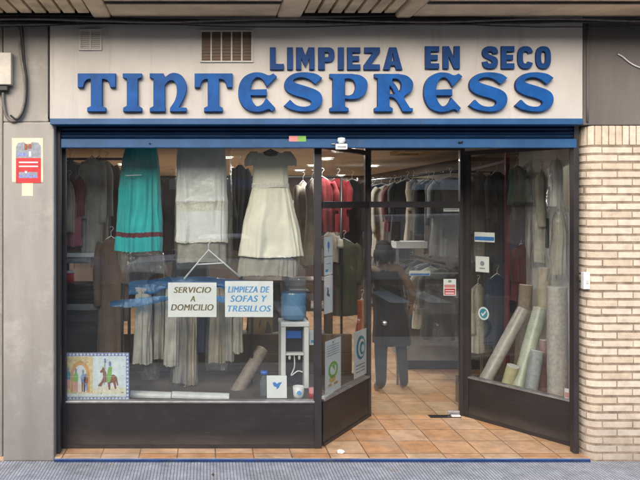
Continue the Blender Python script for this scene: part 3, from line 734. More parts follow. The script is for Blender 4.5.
# ------------------------------------------------------------------ soft goods
def drape(levels, nrip=9, seed=0, N=84, rows=26, pw=.8, matf=None, cap=True, rot=0, c=(0, 0)):
    """closed hanging cloth; levels = (z, halfwidth, halfdepth, ripple, xoffset) from top down"""
    rn = random.Random(seed); ph = [rn.uniform(0, 6.28) for _ in range(5)]
    vs = []; fs = []; ms_ = []
    tz = [l[0] for l in levels]; rws = []
    for i in range(rows+1):
        t = i/rows*(len(levels)-1); k = min(int(t), len(levels)-2); f = t-k
        rws.append([levels[k][j]*(1-f)+levels[k+1][j]*f for j in range(5)])
    for i, (z, w, d, rp, xo) in enumerate(rws):
        for k in range(N):
            a = 2*math.pi*k/N; c_, s_ = math.cos(a), math.sin(a)
            x = w*math.copysign(abs(c_)**pw, c_); y = d*math.copysign(abs(s_)**pw, s_)
            wob = .35*math.sin(z*3.1+ph[3])
            aw = a+.22*math.sin(2*a+ph[3])+.15*math.sin(5*a+ph[4])+.30*mnoise.noise(Vector((c_*1.2+seed, s_*1.2, z*1.6)))
            r = rp*(.6*math.sin(nrip*aw+ph[0]+wob)+.4*math.sin((nrip*1.7//1)*aw+ph[1]-wob*1.4)+.35*math.sin(3*a+ph[2]+z*2)+.9*mnoise.noise(Vector((c_*2.2+seed*3.1, s_*2.2, z*5)))+.35*mnoise.noise(Vector((c_*6+seed, s_*6, z*11))))
            L_ = math.hypot(c_, s_*.9) or 1
            x += r*c_*.45; y += r*s_*1.0+r*.15
            zz = z + (rn.uniform(-.004, .004) if 0 < i else 0) + .006*math.sin(3*a+ph[4])*(i/rows)
            X = xo+x*math.cos(rot)-y*math.sin(rot); Y = x*math.sin(rot)+y*math.cos(rot)
            vs.append((c[0]+X, c[1]+Y, zz))
    for i in range(rows):
        for k in range(N):
            k2 = (k+1) % N; fs.append((i*N+k, (i+1)*N+k, (i+1)*N+k2, i*N+k2)); ms_.append(matf(i/rows) if matf else 0)
    if cap: fs.append(tuple(range(N))); ms_.append(ms_[0])
    mb = MB(); mb.smooth = True; mb.add(vs, fs); mb.m = ms_
    return mb
def hanger(mb, x, y, z, w=.2, rot=0, hook=.09):
    cx, sx = math.cos(rot), math.sin(rot)
    def q(u, v): return (x+u*cx, y+u*sx, z+v)
    mb.tube([q(-w, -.07), q(-w*.5, -.03), q(0, 0), q(w*.5, -.03), q(w, -.07)], .006, 6)
    mb.tube([q(-w, -.07), q(w, -.075)], .005, 6)
    mb.tube([q(0, 0), q(0, hook*.5), q(.012, hook*.62), q(.024, hook*.8), (q(.016, hook*.97)), q(0, hook), q(-.012, hook*.92)], .003, 6)
    return mb

# turquoise pleated skirt
def teal():
    Y = .62; s = (D0+Y)/F
    t = thing('skirt', 'long turquoise pleated skirt with dark red ribbon hanging in the window', 'skirt', at(140, 252, Y))
    z = lambda py: at(0, py, Y).z; x0 = at(140.5, 0, Y).x
    lv = [(z(146), 15*s, .05, .008, x0+1*s), (z(160), 18*s, .06, .014, x0), (z(190), 21*s, .075, .022, x0-1*s), (z(225), 22.5*s, .09, .026, x0-1*s), (z(251), 23*s, .095, .028, x0-1.2*s)]
    def mf(tt):
        return 1 if .80 < tt < .845 else 0
    drape(lv, 13, 3, N=150, rows=44, matf=mf, c=(0, Y)).build('cloth', ['cloth_teal', 'cloth_maroon'], t)
    fr = [(z(251.3), 22.6*s, .088, .02, x0-1*s), (z(258), 23.2*s, .09, .022, x0), (z(272), 23*s, .085, .025, x0+4*s)]
    drape(fr, 17, 8, cap=False, c=(0, Y)).build('lace_hem', 'film_clear', t)
    h = MB(); hanger(h, x0, Y, z(146)+.03, .12); h.build('hanger', 'wire_white', t)
    MB().tube([(x0-.12, Y-.125, z(176)), (x0+.02, Y-.125, z(175.5))], .004, 6).build('pin_strip', 'wire_white', t)
teal()
def white():
    Y = .60; s = (D0+Y)/F; z = lambda py: at(0, py, Y).z; x0 = at(201.5, 0, Y).x
    t = thing('dress', 'white tiered dress under clear wrapping beside the turquoise skirt', 'dress', at(201, 242, Y))
    lv = [(z(145), 23*s, .05, .006, x0), (z(160), 24.5*s, .06, .010, x0), (z(196), 25*s, .07, .014, x0), (z(201), 25.6*s, .085, .014, x0), (z(205), 25.2*s, .075, .014, x0), (z(236), 25.5*s, .085, .018, x0), (z(242), 26*s, .09, .02, x0)]
    def mf(tt): return 1 if tt < .30 else (2 if .5 < tt < .70 or tt > .93 else 0)
    drape(lv, 12, 5, N=130, rows=40, pw=.6, matf=mf, c=(0, Y)).build('cloth', ['cloth_white', 'cloth_veil', 'cloth_cream_trim'], t)
    drape([(z(243), 24*s, .07, .012, x0), (z(262), 24.5*s, .075, .015, x0)], 15, 6, cap=False, c=(0, Y)).build('lining', 'cloth_tulle', t)
    cv = [(z(146), 27*s, .09, .012, x0+2*s), (z(190), 28.5*s, .12, .016, x0+2*s), (z(240), 29*s, .13, .02, x0+2*s), (z(268), 27*s, .12, .025, x0+2*s)]
    drape(cv, 7, 9, cap=False, c=(0, Y)).build('plastic_cover', 'film_clear', t)
    h = MB(); hanger(h, x0, Y, z(145)+.03, .17); h.build('hanger', 'wire_white', t)
white()
def cream():
    Y = .58; s = (D0+Y)/F; z = lambda py: at(0, py, Y).z; x0 = at(270.5, 0, Y).x
    t = thing('dress', 'cream childs dress with cap sleeves and grey underskirt in the window', 'dress', at(270, 275, Y))
    lv = [(z(153), 16*s, .035, .002, x0), (z(160), 17*s, .05, .004, x0), (z(183), 18*s, .065, .005, x0), (z(186), 18.3*s, .07, .004, x0)]
    drape(lv, 9, 2, rows=20, c=(0, Y)).build('bodice', 'cloth_cream', t)
    lv = [(z(183.5), 18.8*s, .074, .003, x0), (z(188), 18.8*s, .074, .003, x0)]
    drape(lv, 9, 2, rows=3, c=(0, Y)).build('waistband', 'cloth_cream_trim', t)
    lv = [(z(188), 18.4*s, .07, .008, x0), (z(200), 21*s, .095, .016, x0), (z(222), 26*s, .13, .024, x0), (z(250), 30.8*s, .16, .028, x0), (z(256), 31.4*s, .165, .028, x0)]
    drape(lv, 11, 7, N=140, rows=40, matf=lambda q: 1 if q > .93 or .88 < q < .9 else 0, c=(0, Y)).build('skirt', ['cloth_cream', 'cloth_cream_trim'], t)
    lv = [(z(253), 27*s, .10, .008, x0-2*s), (z(262), 29*s, .115, .014, x0-2*s), (z(275), 29.5*s, .12, .018, x0-3*s)]
    drape(lv, 19, 4, N=140, cap=False, c=(0, Y)).build('underskirt', 'cloth_tulle', t)
    for sg in (-1, 1):
        mb = MB(); c0 = at(270.5+sg*18, 158, Y)
        lv = [(z(151.5), 3*s, .03, .002, c0.x-sg*1.5*s), (z(154), 5*s, .045, .006, c0.x-sg*.5*s), (z(160), 6.5*s, .055, .008, c0.x+sg*1.5*s), (z(165.5), 5.5*s, .05, .008, c0.x+sg*2.4*s)]
        drape(lv, 8, 3, N=48, rows=12, c=(0, Y)).build('sleeve', 'cloth_cream_trim', t)
    MB().sphere((x0, Y-.03, z(153.8)), 7.5*s, .025, 3.2*s).build('neck_opening', 'cloth_taupe', t)
    h = MB(); hanger(h, x0, Y-.01, z(149.5), .14); h.build('hanger', 'metal_black', t)
    cv = [(z(149), 21*s, .07, .01, x0-3*s), (z(185), 25*s, .1, .015, x0-3*s), (z(240), 33*s, .17, .02, x0-2*s), (z(272), 33*s, .17, .025, x0-2*s)]
cream()
rl = MB().tube([(RX0+.01, .60, 2.66), (.95, .60, 2.66)], .014, 10).build('hanging_rail', 'steel'); tag(rl, 'steel rail behind the shutter carrying the window dresses', 'rail')

# ---- rack garments
def spline_v(pts, sub=4):
    P_ = [Vector(p) for p in pts]; out = []
    for i in range(len(P_)-1):
        a, b, c, d = P_[max(i-1, 0)], P_[i], P_[i+1], P_[min(i+2, len(P_)-1)]
        for k in range(sub):
            t = k/sub; out.append(.5*((2*b)+(-a+c)*t+(2*a-5*b+4*c-d)*t*t+(-a+3*b-3*c+d)*t**3))
    return out+[P_[-1]]
def garment(px, py0, py1, wpx, Y, mat, label, rot=0, group=None, cover=False, seed=0, hang='wire_white', deep=.045, shoulder=True):
    s = (D0+Y)/F; z0, z1 = at(0, py0, Y).z, at(0, py1, Y).z; x0 = at(px, 0, Y).x; w = wpx*s/2
    t = thing('garment', label, 'garment', (x0, Y, z1), group)
    h = z0-z1
    if shoulder:
        lv = [(z0, w*.22, deep*.5, .002, 0), (z0-.035, w*.62, deep*.8, .004, 0), (z0-.08, w*.95, deep, .006, 0), (z0-h*.35, w*.92, deep*1.1, .012, .01), (z0-h*.7, w*.97, deep*1.2, .016, 0), (z1, w*1.02, deep*1.3, .02, -.005)]
    else:
        lv = [(z0, w*.9, deep*.6, .012, 0), (z0-h*.3, w*.92, deep*.9, .02, .005), (z0-h*.7, w, deep, .026, 0), (z1, w*1.05, deep*1.1, .03, -.005)]
    gm = drape(lv, 7 if shoulder else 9, seed, N=72, rows=26, rot=rot, c=(x0, Y))
    if shoulder and w > .09:
        rr = random.Random(seed+7)
        for sg in (-1, 1):
            ln = h*rr.uniform(.5, .72); ca, sa = math.cos(rot), math.sin(rot); d0 = deep*.9
            pts = [(sg*w*.74, -.01, -.05), (sg*w*.98, -.02, -.12), (sg*w*1.06, -.03, -ln*.5), (sg*w*(1.0+rr.uniform(-.12, .08)), -.045, -ln)]
            gm.tube([Vector((x0+u*ca-v*sa, Y+u*sa+v*ca, z0+q)) for u, v, q in spline_v(pts)], [d0*(.9+.35*math.sin(i*.9+seed)*.3) for i in range(13)], 10)
        gm.mi = 0
    gm.build('cloth', mat, t)
    hb = MB()
    if shoulder or py1-py0 < 50: hanger(hb, x0, Y, z0+.02, min(w*.7, .2), rot)
    else: hb.tube([(x0-w*.9*math.cos(rot), Y-w*.9*math.sin(rot), z0-.004), (x0+w*.9*math.cos(rot), Y+w*.9*math.sin(rot), z0-.004)], .012, 8)
    hb.build('hanger' if shoulder or py1-py0 < 50 else 'header_rod', hang, t)
    if cover:
        lv2 = [(a, b*1.06+.012, c_*1.3+.01, d*1.2+.004, e) for a, b, c_, d, e in lv]; lv2.append((z1-.06, lv2[-1][1], lv2[-1][2], .02, 0))
        drape(lv2, 6, seed+50, N=60, rows=22, rot=rot, cap=False, c=(x0, Y)).build('plastic_cover', 'film_clear', t)
    return t
G1 = 'garments on the left side rack'
garment(70, 160, 262, 20, 1.35, 'cloth_charcoal', 'black garment hanging furthest left behind the window post', .9, G1, seed=1)
garment(74.5, 196, 246, 12, .98, 'cloth_pink', 'pink garment between dark and white clothes on the left rack', .8, G1, seed=2)
garment(79, 176, 216, 13, 1.0, 'cloth_red', 'short red garment high on the left rack', .5, G1, seed=3)
garment(69, 182, 232, 11, .92, 'cloth_sand', 'small sand coloured garment at the left edge of the window', .3, G1, seed=4)
garment(92, 158, 258, 20, 1.1, 'cloth_linen', 'pale grey garment in clear plastic on the left rack', .35, G1, True, 5)
garment(106, 162, 262, 22, 1.9, 'cloth_brown', 'dark brown coat behind the plastic wrapped grey garment', .2, G1, seed=6)
garment(111, 238, 366, 26, 1.0, 'cloth_coatbrown', 'long light brown coat beside the dark cabinet, added for a reflected pedestrian', .15, G1, seed=7)  # coat added to stand in for a pedestrian reflected in the pane
garment(126, 168, 240, 20, 2.2, 'cloth_black', 'black jacket in shade left of the turquoise skirt', .2, G1, seed=8)
garment(99, 158, 256, 20, 1.5, 'cloth_linen', 'pale linen garment in clear plastic behind the grey one on the left rack', .5, G1, True, 9)
garment(83, 214, 262, 14, 1.18, 'cloth_ivory', 'short ivory garment in plastic below the red one', .5, G1, True, 10)
rk = thing('garment_rack', 'dark rail stand holding the left side garments', 'garment rack', at(90, 420, 1.5))
MB().tube([(RX0+.1, 1.3, 2.56), (-.75, 1.3, 2.56)], .013).build('rail', 'metal_black', rk)
MB().tube([(-.78, 1.32, FLOOR+.01), (-.78, 1.32, 2.56)], .016).build('post', 'metal_black', rk)
# shelf and cabinet at the left
A = at(60, 267, 1.0); B = at(97, 252, 1.0)
shf = thing('wall_shelf', 'white shelf edge at the left side of the window', 'shelf', (A.x, 1.1, A.z))
MB().box(RX0+.003, B.x, 1.0, 1.34, B.z-.05, B.z-.01).build('board', 'white_plastic', shf, bevel=.004)
MB().box(RX0+.003, B.x-.06, 1.02, 1.3, B.z-.11, B.z-.052).build('bracket', 'box_grey', shf)
A = at(63, 349, 1.05); B = at(108, 284, 1.05)
cb = thing('cabinet', 'low black appliance cabinet behind the tile picture', 'cabinet', (A.x/2+B.x/2, 1.15, PLL))
MB().box(A.x-.1, B.x, 1.03, 1.32, PLL+.002, B.z).build('body', 'metal_black', cb, bevel=.01)
for k in range(4): MB().box(A.x+.03, B.x-.08, 1.02, 1.029, B.z-.14-k*.11, B.z-.08-k*.11).build('drawer_front', 'box_grey' if k == 1 else 'cloth_charcoal', cb, bevel=.004)
tin = at(70, 284, 1.1); tt = thing('tin', 'small red tin standing on the black cabinet', 'tin', (tin.x, 1.1, B.z))
MB().lathe([(.001, 0), (.04, 0), (.04, .1), (.001, .1)], (tin.x, 1.1, B.z+.002)).build('body', 'ink_red', tt); MB().lathe([(.001, 0), (.042, 0), (.042, .02), (.001, .022)], (tin.x, 1.1, B.z+.1035)).build('lid', 'white_plastic', tt)

# ---- curtains on a low rail with added blue film and hanger for reflected shapes
G2 = 'hanging curtains behind the window signs'
cr = [(143, 363, 17, 'cloth_linen', 'pale linen curtain nearest the left end of the low rail', 0), (151, 372, 12, 'cloth_taupe', 'narrow taupe curtain left of the first paper sign', 1), (160, 358, 13, 'cloth_greige', 'grey beige curtain hanging beside the first paper sign', 0),
      (172, 365, 14, 'cloth_linen', 'pale curtain below the left half of the brown lettered sign', 0), (181, 382, 14, 'cloth_greige', 'long grey curtain below the middle of the brown lettered sign', 0), (191, 384, 12, 'cloth_beige', 'longest beige curtain reaching almost to the platform', 0),
      (203, 352, 12, 'cloth_navy', 'dark navy curtain between the two pale ones', 1), (217, 362, 16, 'cloth_beige', 'beige curtain under the gap between both paper signs', 0), (229, 360, 11, 'cloth_linen', 'pale curtain below the left edge of the blue lettered sign', 0), (238, 352, 9, 'cloth_ivory', 'ivory strip curtain at the right end of the row', 0), (211, 350, 12, 'cloth_charcoal', 'charcoal curtain behind the beige one', 1)]
for k, (px, yb, w, m, lab, far) in enumerate(cr):
    garment(px, 288, yb, w, .86+.10*far+.03*(k % 3), m, lab, random.Random(k).uniform(-.25, .25), G2, k in (1, 4, 7), 20+k, deep=.055, shoulder=False)
zr = at(0, 283, .88).z
cs_ = thing('curtain_rail', 'low horizontal rail carrying the beige curtains', 'rail', (at(190, 0, .9).x, .9, PLL))
MB().tube([(at(122, 0, .9).x, .9, zr), (at(252, 0, .9).x, .9, zr)], .011).build('rail', 'steel', cs_)
for px in (122, 252): MB().tube([(at(px, 0, .9).x, .9, zr), (at(px, 0, .9).x, .9, PLL+.003)], .011).build('post', 'metal_black', cs_)
# blue sheet added over the rail, standing in for a reflected car
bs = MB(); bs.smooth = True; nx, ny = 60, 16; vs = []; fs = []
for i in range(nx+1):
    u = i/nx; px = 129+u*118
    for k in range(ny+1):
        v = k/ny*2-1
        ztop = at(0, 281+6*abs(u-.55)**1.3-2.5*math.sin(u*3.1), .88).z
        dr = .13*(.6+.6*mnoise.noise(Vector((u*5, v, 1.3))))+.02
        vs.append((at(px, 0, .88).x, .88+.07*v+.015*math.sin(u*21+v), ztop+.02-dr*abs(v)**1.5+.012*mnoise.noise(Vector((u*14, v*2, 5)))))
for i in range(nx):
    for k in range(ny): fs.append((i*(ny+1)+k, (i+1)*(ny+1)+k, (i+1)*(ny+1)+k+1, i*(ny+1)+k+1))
o = bs.add(vs, fs).build('plastic_sheet', 'reflection_blue'); sm = o.modifiers.new('thick', 'SOLIDIFY'); sm.thickness = .003  # sheet added in place of a reflected blue car
tag(o, 'blue plastic sheet over the curtain rail, added for a reflected blue streak', 'plastic sheet')
bs = MB(); bs.smooth = True; vs = []; fs = []  # lower sheet, added for a second blue streak reflected in the pane
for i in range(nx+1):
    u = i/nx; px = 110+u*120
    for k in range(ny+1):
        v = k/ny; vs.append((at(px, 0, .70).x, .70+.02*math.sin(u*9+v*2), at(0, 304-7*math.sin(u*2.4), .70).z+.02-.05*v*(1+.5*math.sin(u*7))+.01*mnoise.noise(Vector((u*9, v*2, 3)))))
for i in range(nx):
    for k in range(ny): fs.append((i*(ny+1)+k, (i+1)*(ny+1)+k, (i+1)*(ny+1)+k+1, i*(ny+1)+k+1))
o = bs.add(vs, fs).build('plastic_sheet', 'reflection_blue'); sm = o.modifiers.new('thick', 'SOLIDIFY'); sm.thickness = .002  # sheet added for the second reflected blue streak
tag(o, 'long pale blue plastic wrap behind both paper signs, added for a reflected streak', 'plastic sheet')
hb = thing('reflection_hanger', 'large white triangular wire hanger above the paper signs, added for a reflected frame', 'hanger', at(210, 280, .43))  # hanger added in place of a white A-shaped reflection
MB().tube([at(184, 279, .43), at(208.5, 250, .43), at(240, 277, .43)], .008).build('reflection_shoulder_wire', 'wire_white', hb)
MB().tube([at(196, 264.5, .43), at(225, 263, .43)], .006).build('reflection_cross_wire', 'wire_white', hb)
MB().tube([at(208.5, 250, .43), at(208.5, 244, .43), at(211, 241, .43), at(210, 238, .43), at(207, 238.5, .43)], .005).build('reflection_hook', 'wire_white', hb)

# ------------------------------------------------------------------ paper signs on the left pane
YP = YG+.0115
def paper(px0, px1, py0, py1, lines, ink, label, off):
    t = thing('paper_sign', label, 'sign', at((px0+px1)/2, py1, YP))
    Fr = facing(px0, py1, YP); e = (D0+YP)/F; W, H = (px1-px0)*e, (py1-py0)*e
    sh_o = MB().fbox(Fr, 0, W, 0, H, 0, .0012).build('sheet', 'paper_white', t)
    for (tx, u0, u1, v0, v1) in lines:
        mb = MB(); tm = text_mesh(tx, (u1-u0)*W-.004, (v1-v0)*H, 0, .22)
        for q in range(4): mb.mesh(Fr, tm, u0*W+.0017*q-.0005, v0*H, w=.0014+.00045*q)
        mb.build('lettering_line', ink, sh_o)
paper(168, 216.5, 282.5, 317, [('SERVICIO', .12, .89, .70, .87), ('A', .455, .56, .45, .61), ('DOMICILIO', .06, .94, .19, .37)], 'ink_brown', 'white paper sign with brown lettering on the window', .018)
paper(225, 273, 281, 317, [('LIMPIEZA DE', .06, .93, .68, .85), ('SOFAS Y', .11, .88, .42, .60), ('TRESILLOS', .05, .96, .15, .32)], 'ink_lightblue', 'white paper sign with blue lettering on the window', .018)

# ---- painted tile picture
def tile_picture():
    Y = YG+.05; e = (D0+Y)/F
    t = thing('tile_picture', 'ceramic tile picture with blue border, an archway and a horse rider', 'tile picture', at(95, 400, Y))
    Fr = facing(61.5, 400, Y); W, H = 67.5*e, 47*e
    MB().fbox(Fr, 0, W, 0, H, -.012, 0).build('backing', 'paper_white', t, bevel=.002)
    mb = MB(); b = .026
    rn = random.Random(4)
    for (u0, u1, v0, v1) in ((0, W, 0, b), (0, W, H-b, H), (0, b, b+.0003, H-b-.0003), (W-b, W, b+.0003, H-b-.0003)):
        mb.mi = 0; mb.fbox(Fr, u0, u1, v0, v1, .0004, .0012)
        mb.mi = 1; n = int(max(u1-u0, v1-v0)/.03)
        for i in range(n):
            f = (i+.5)/n
            cu, cv = (u0+(u1-u0)*f, (v0+v1)/2) if u1-u0 > v1-v0 else ((u0+u1)/2, v0+(v1-v0)*f)
            r = .0105+rn.uniform(-.002, .002)
            mb.poly(Fr, [(cu-r, cv), (cu, cv-r), (cu+r, cv), (cu, cv+r)], .0013, .0016)
    mb.build('border', ['ink_lilac', 'ink_sky'], t)
    mb = MB()
    U = lambda x: b+(W-2*b)*x; V = lambda y: b+(H-2*b)*y
    def P(pts, mi, lay): mb.mi = mi; mb.poly(Fr, [(U(x), V(y)) for x, y in pts], .0003+lay*.0005, .0006+lay*.0005)
    P([(0, 0), (1, 0), (1, 1), (0, 1)], 0, 0)
    P([(0, 0), (1, 0), (1, .22), (.7, .27), (.45, .2), (0, .25)], 1, 1)
    P([(0, .0+.1), (.46, .1), (.46, .99), (0, .99)], 2, 2)
    arch = [(.10, .12)]+[(.255-.155*math.cos(a), .55+.33*math.sin(a)) for a in [math.pi*i/14 for i in range(15)]]+[(.41, .12)]
    P(arch, 3, 3)
    inner = [(.15, .12)]+[(.255-.105*math.cos(a), .53+.25*math.sin(a)) for a in [math.pi*i/14 for i in range(15)]]+[(.36, .12)]
    P(inner, 0, 4)
    P([(.15, .14), (.36, .14), (.36, .3), (.15, .34)], 1, 5)
    def man(cx, y0, h, c1, c2):
        P([(cx-.025, y0), (cx-.004, y0), (cx, y0+h*.4), (cx+.006, y0), (cx+.03, y0), (cx+.03, y0+h*.45), (cx-.028, y0+h*.45)], c2, 6)
        P([(cx-.032, y0+h*.42), (cx+.034, y0+h*.42), (cx+.04, y0+h*.7), (cx+.016, y0+h*.8), (cx-.014, y0+h*.8), (cx-.04, y0+h*.68)], c1, 7)
        P([(cx-.015, y0+h*.8), (cx+.015, y0+h*.8), (cx+.018, y0+h*.93), (cx, y0+h), (cx-.018, y0+h*.93)], 8, 6)
    man(.06, .2, .55, 9, 5); man(.185, .12, .6, 4, 5); man(.305, .13, .55, 6, 7); man(.345, .16, .42, 7, 6)
    # horse and rider
    P([(.55, .30), (.545, .27), (.60, .26), (.63, .35), (.70, .37), (.72, .18), (.745, .18), (.745, .34), (.79, .36), (.82, .20), (.845, .2), (.83, .40), (.86, .28), (.875, .28), (.85, .50), (.80, .55), (.70, .52), (.66, .66), (.63, .75), (.61, .68), (.575, .63), (.585, .59), (.625, .60), (.63, .48), (.60, .38)], 7, 6)
    P([(.70, .36), (.735, .36), (.765, .5), (.775, .72), (.75, .76), (.715, .72), (.69, .52)], 4, 7)
    P([(.72, .76), (.755, .76), (.76, .84), (.74, .88), (.72, .84)], 6, 8)
    P([(.645, .3), (.655, .3), (.665, .95), (.655, .95)], 8, 8)
    P([(.645, .84), (.675, .84), (.675, .94), (.645, .94)], 6, 9)
    for k in range(150):
        x, y = rn.uniform(.01, .97), rn.uniform(.02, .97); w_, h_ = rn.uniform(.006, .03), rn.uniform(.008, .035)
        m_ = rn.choice([3, 2, 1, 3, 8]) if (x < .44 and y > .25 and not (.16 < x < .35)) else (rn.choice([0, 0, 6, 0]) if y > .28 else rn.choice([1, 3, 4, 1, 2]))
        if x > .52 and y > .2 and x < .9: continue
        P([(x, y), (x+w_, y+h_*.3), (x+w_*.8, y+h_), (x+w_*.2, y+h_*.8)], m_, 1+(k % 5)*.15 if not x < .47 else 2.2+(k % 5)*.15)
    P([(.02, .02), (.98, .02), (.98, .07), (.02, .07)], 0, 8)
    mb.build('painting', ['ink_sky', 'ink_sand', 'paint_ochre', 'ink_orange', 'ink_green', 'ink_pink', 'ink_lilac', 'ink_brownred', 'ink_grey', 'ink_teal'], t)
    mb = MB()
    for i in range(1, 3): mb.fbox(Fr, W*i/3-.0008, W*i/3+.0008, .001, H-.001, .006, .0063)
    mb.fbox(Fr, .001, W-.001, H*.5-.0008, H*.5+.0008, .0064, .0067); mb.build('grout_lines', 'ink_sky', t)
tile_picture()

# ---- carpets
def roll(a, b, r, mat, label, group, core='carpet_white', seed=0, name='carpet_roll'):
    a, b = Vector(a), Vector(b); L_ = (b-a).length; rn = random.Random(seed)
    t = thing(name, label, 'carpet roll', (a.x, a.y, min(a.z, b.z)-r*.0), group)
    prof = [(r*1.0, 0)]
    for i in range(1, 20): prof.append((r*(1+.02*mnoise.noise(Vector((i*.7, seed, 0)))+.012*math.sin(i*1.3)), L_*i/20))
    prof += [(r, L_)]
    mb = MB(); mb.lathe(prof, a, b-a, 30); ro = mb.build('roll', mat, t)
    for (c, dirn) in ((b, (b-a)), (a, (a-b))):
        e = MB(); pr = [(r*.995, -.002)]
        k = 6
        for i in range(k):
            r0 = r*(1-i/k); r1 = r*(1-(i+.8)/k); pr += [(r0*.99, .003), (r1, .003), (r1*.97, -.006)]
        pr += [(.0008, -.006)]
        e.lathe(pr, c, dirn, 30); e.build('rolled_end', core, ro)
    return t
G3 = 'carpet rolls standing in the right window'
def on(px, Y, z): return Vector(((px-PX)*(D0+Y)/F, Y, z))
roll(on(482, 1.16, PLR+.02), at(523, 310, 1.30), .062, 'carpet_grey', 'leaning grey brown carpet roll, tallest of the leaning pair on the left', G3, seed=1)
roll(on(517, .98, PLR+.02), at(540, 309, 1.14), .066, 'carpet_green', 'leaning pale green carpet roll beside the grey brown one', G3, seed=2)
roll(on(506, 1.04, PLR+.02), at(513, 366, .99), .056, 'carpet_yellow', 'shortest carpet roll, pale yellow, in front of the leaning ones', G3, seed=3)
roll(on(530, .82, PLR+.02), at(537.5, 351, .84), .058, 'carpet_blue', 'short grey blue carpet roll with white end', G3, seed=4)
roll(on(557.5, .60, PLR+.004), at(557, 287, .62), .087, 'carpet_pattern', 'tall upright patterned carpet roll by the right window post', G3, seed=5)
roll(on(543, 1.30, PLR+.02), at(545, 268, 1.34), .065, 'carpet_cream', 'tall cream carpet roll behind the patterned one', G3, seed=6)
roll(on(520, 1.50, PLR+.02), at(526, 285, 1.52), .066, 'carpet_brown', 'brown carpet roll standing behind the leaning pair', G3, seed=7)
roll(on(543, .99, PLR+.02), at(544, 340, 1.0), .04, 'carpet_pink', 'thin pink carpet roll between the green and patterned rolls', G3, seed=8)
G4 = 'carpet rolls lying on the left window platform'
roll(at(131, 395, .48)+Vector((0, 0, .0)), at(171, 396.5, .46), .040, 'carpet_white', 'white wrapped carpet roll lying right of the tile picture', G4, seed=11)
roll(at(172.5, 396, .47), at(229, 398, .42), .042, 'carpet_white', 'longer white wrapped carpet roll lying below the beige curtains', G4, seed=12)
roll(at(233, 398, .70), at(262, 350, 1.0), .06, 'carpet_brown', 'dark brown carpet roll leaning beside the water dispenser', G4, seed=13)

# ---- water dispenser and small things in the left window
def dispenser():
    Y = .75; e = (D0+Y)/F; x0 = at(281, 0, Y).x; x1 = at(309, 0, Y).x; zt_ = at(0, 327, Y).z
    t = thing('water_dispenser', 'white framed water dispenser with large blue bottle in the window', 'water dispenser', ((x0+x1)/2, Y+.1, PLL))
    for x in (x0, x1-.045): MB().box(x, x+.045, Y, Y+.24, PLL+.002, zt_).build('side_frame', 'white_plastic', t, bevel=.006)
    MB().box(x0-.004, x1+.004, Y-.01, Y+.25, zt_+.002, zt_+.045).build('top', 'white_plastic', t, bevel=.008)
    zm = at(0, 355, Y).z
    bp_ = MB().box(x0+.046, x1-.046, Y+.10, Y+.235, PLL+.003, zt_).build('back_panel', 'metal_black', t)
    MB().box(x0+.046, x1-.046, Y+.02, Y+.098, zm-.008, zm+.012).build('tray', 'white_plastic', t, bevel=.003)
    for k in (0, 1):
        x = x0+.085+.09*k; MB().lathe([(.001, 0), (.012, 0), (.012, -.035), (.007, -.045), (.001, -.045)], (x, Y+.05, zm-.009)).build('tap', 'white_plastic', t)
    MB().tube(spline([Vector((x0+.13, Y+.06, zm-.01)), Vector((x0+.13, Y+.05, zm-.12)), Vector((x0+.10, Y+.05, zm-.2)), Vector((x0+.16, Y+.05, zm-.16)), Vector((x1-.05, Y+.05, zm-.17))]), .006).build('hose', 'white_plastic', t)
    MB().box(x0+.06, x1-.06, Y+.085, Y+.099, zt_-.12, zt_-.05).build('display', 'cap_blue', bp_)
    xm = (x0+x1)/2; r = .118; zz = zt_+.047
    pr = [(.05, 0), (r*.9, .015), (r, .04), (r, .13), (r*.96, .14), (r*.96, .15), (r, .16), (r, .26), (r*.95, .27), (r, .285), (r, .36), (r*.9, .385), (.001, .39)]
    MB().lathe(pr, (xm, Y+.12, zz), n=32, mats=[1]*7+[0]*5).build('bottle', ['bottle_clear', 'water_blue'], t)
dispenser()
def small_bottle():
    Y = .50; p = at(264, 396, Y); t = thing('water_bottle', 'clear plastic water bottle with blue cap on the platform', 'bottle', (p.x, Y, PLL))
    h = at(0, 371, Y).z-PLL
    MB().lathe([(.001, 0), (.034, 0), (.036, .02), (.034, .06), (.036, .1), (.034, h*.6), (.015, h*.82), (.014, h*.86)], (p.x, Y, PLL+.002)).build('body', 'bottle_clear', t)
    MB().lathe([(.001, h), (.032, h), (.033, h*.86), (.001, h*.86)], (p.x, Y, PLL+.003)).build('cap', 'cap_blue', t)
small_bottle()
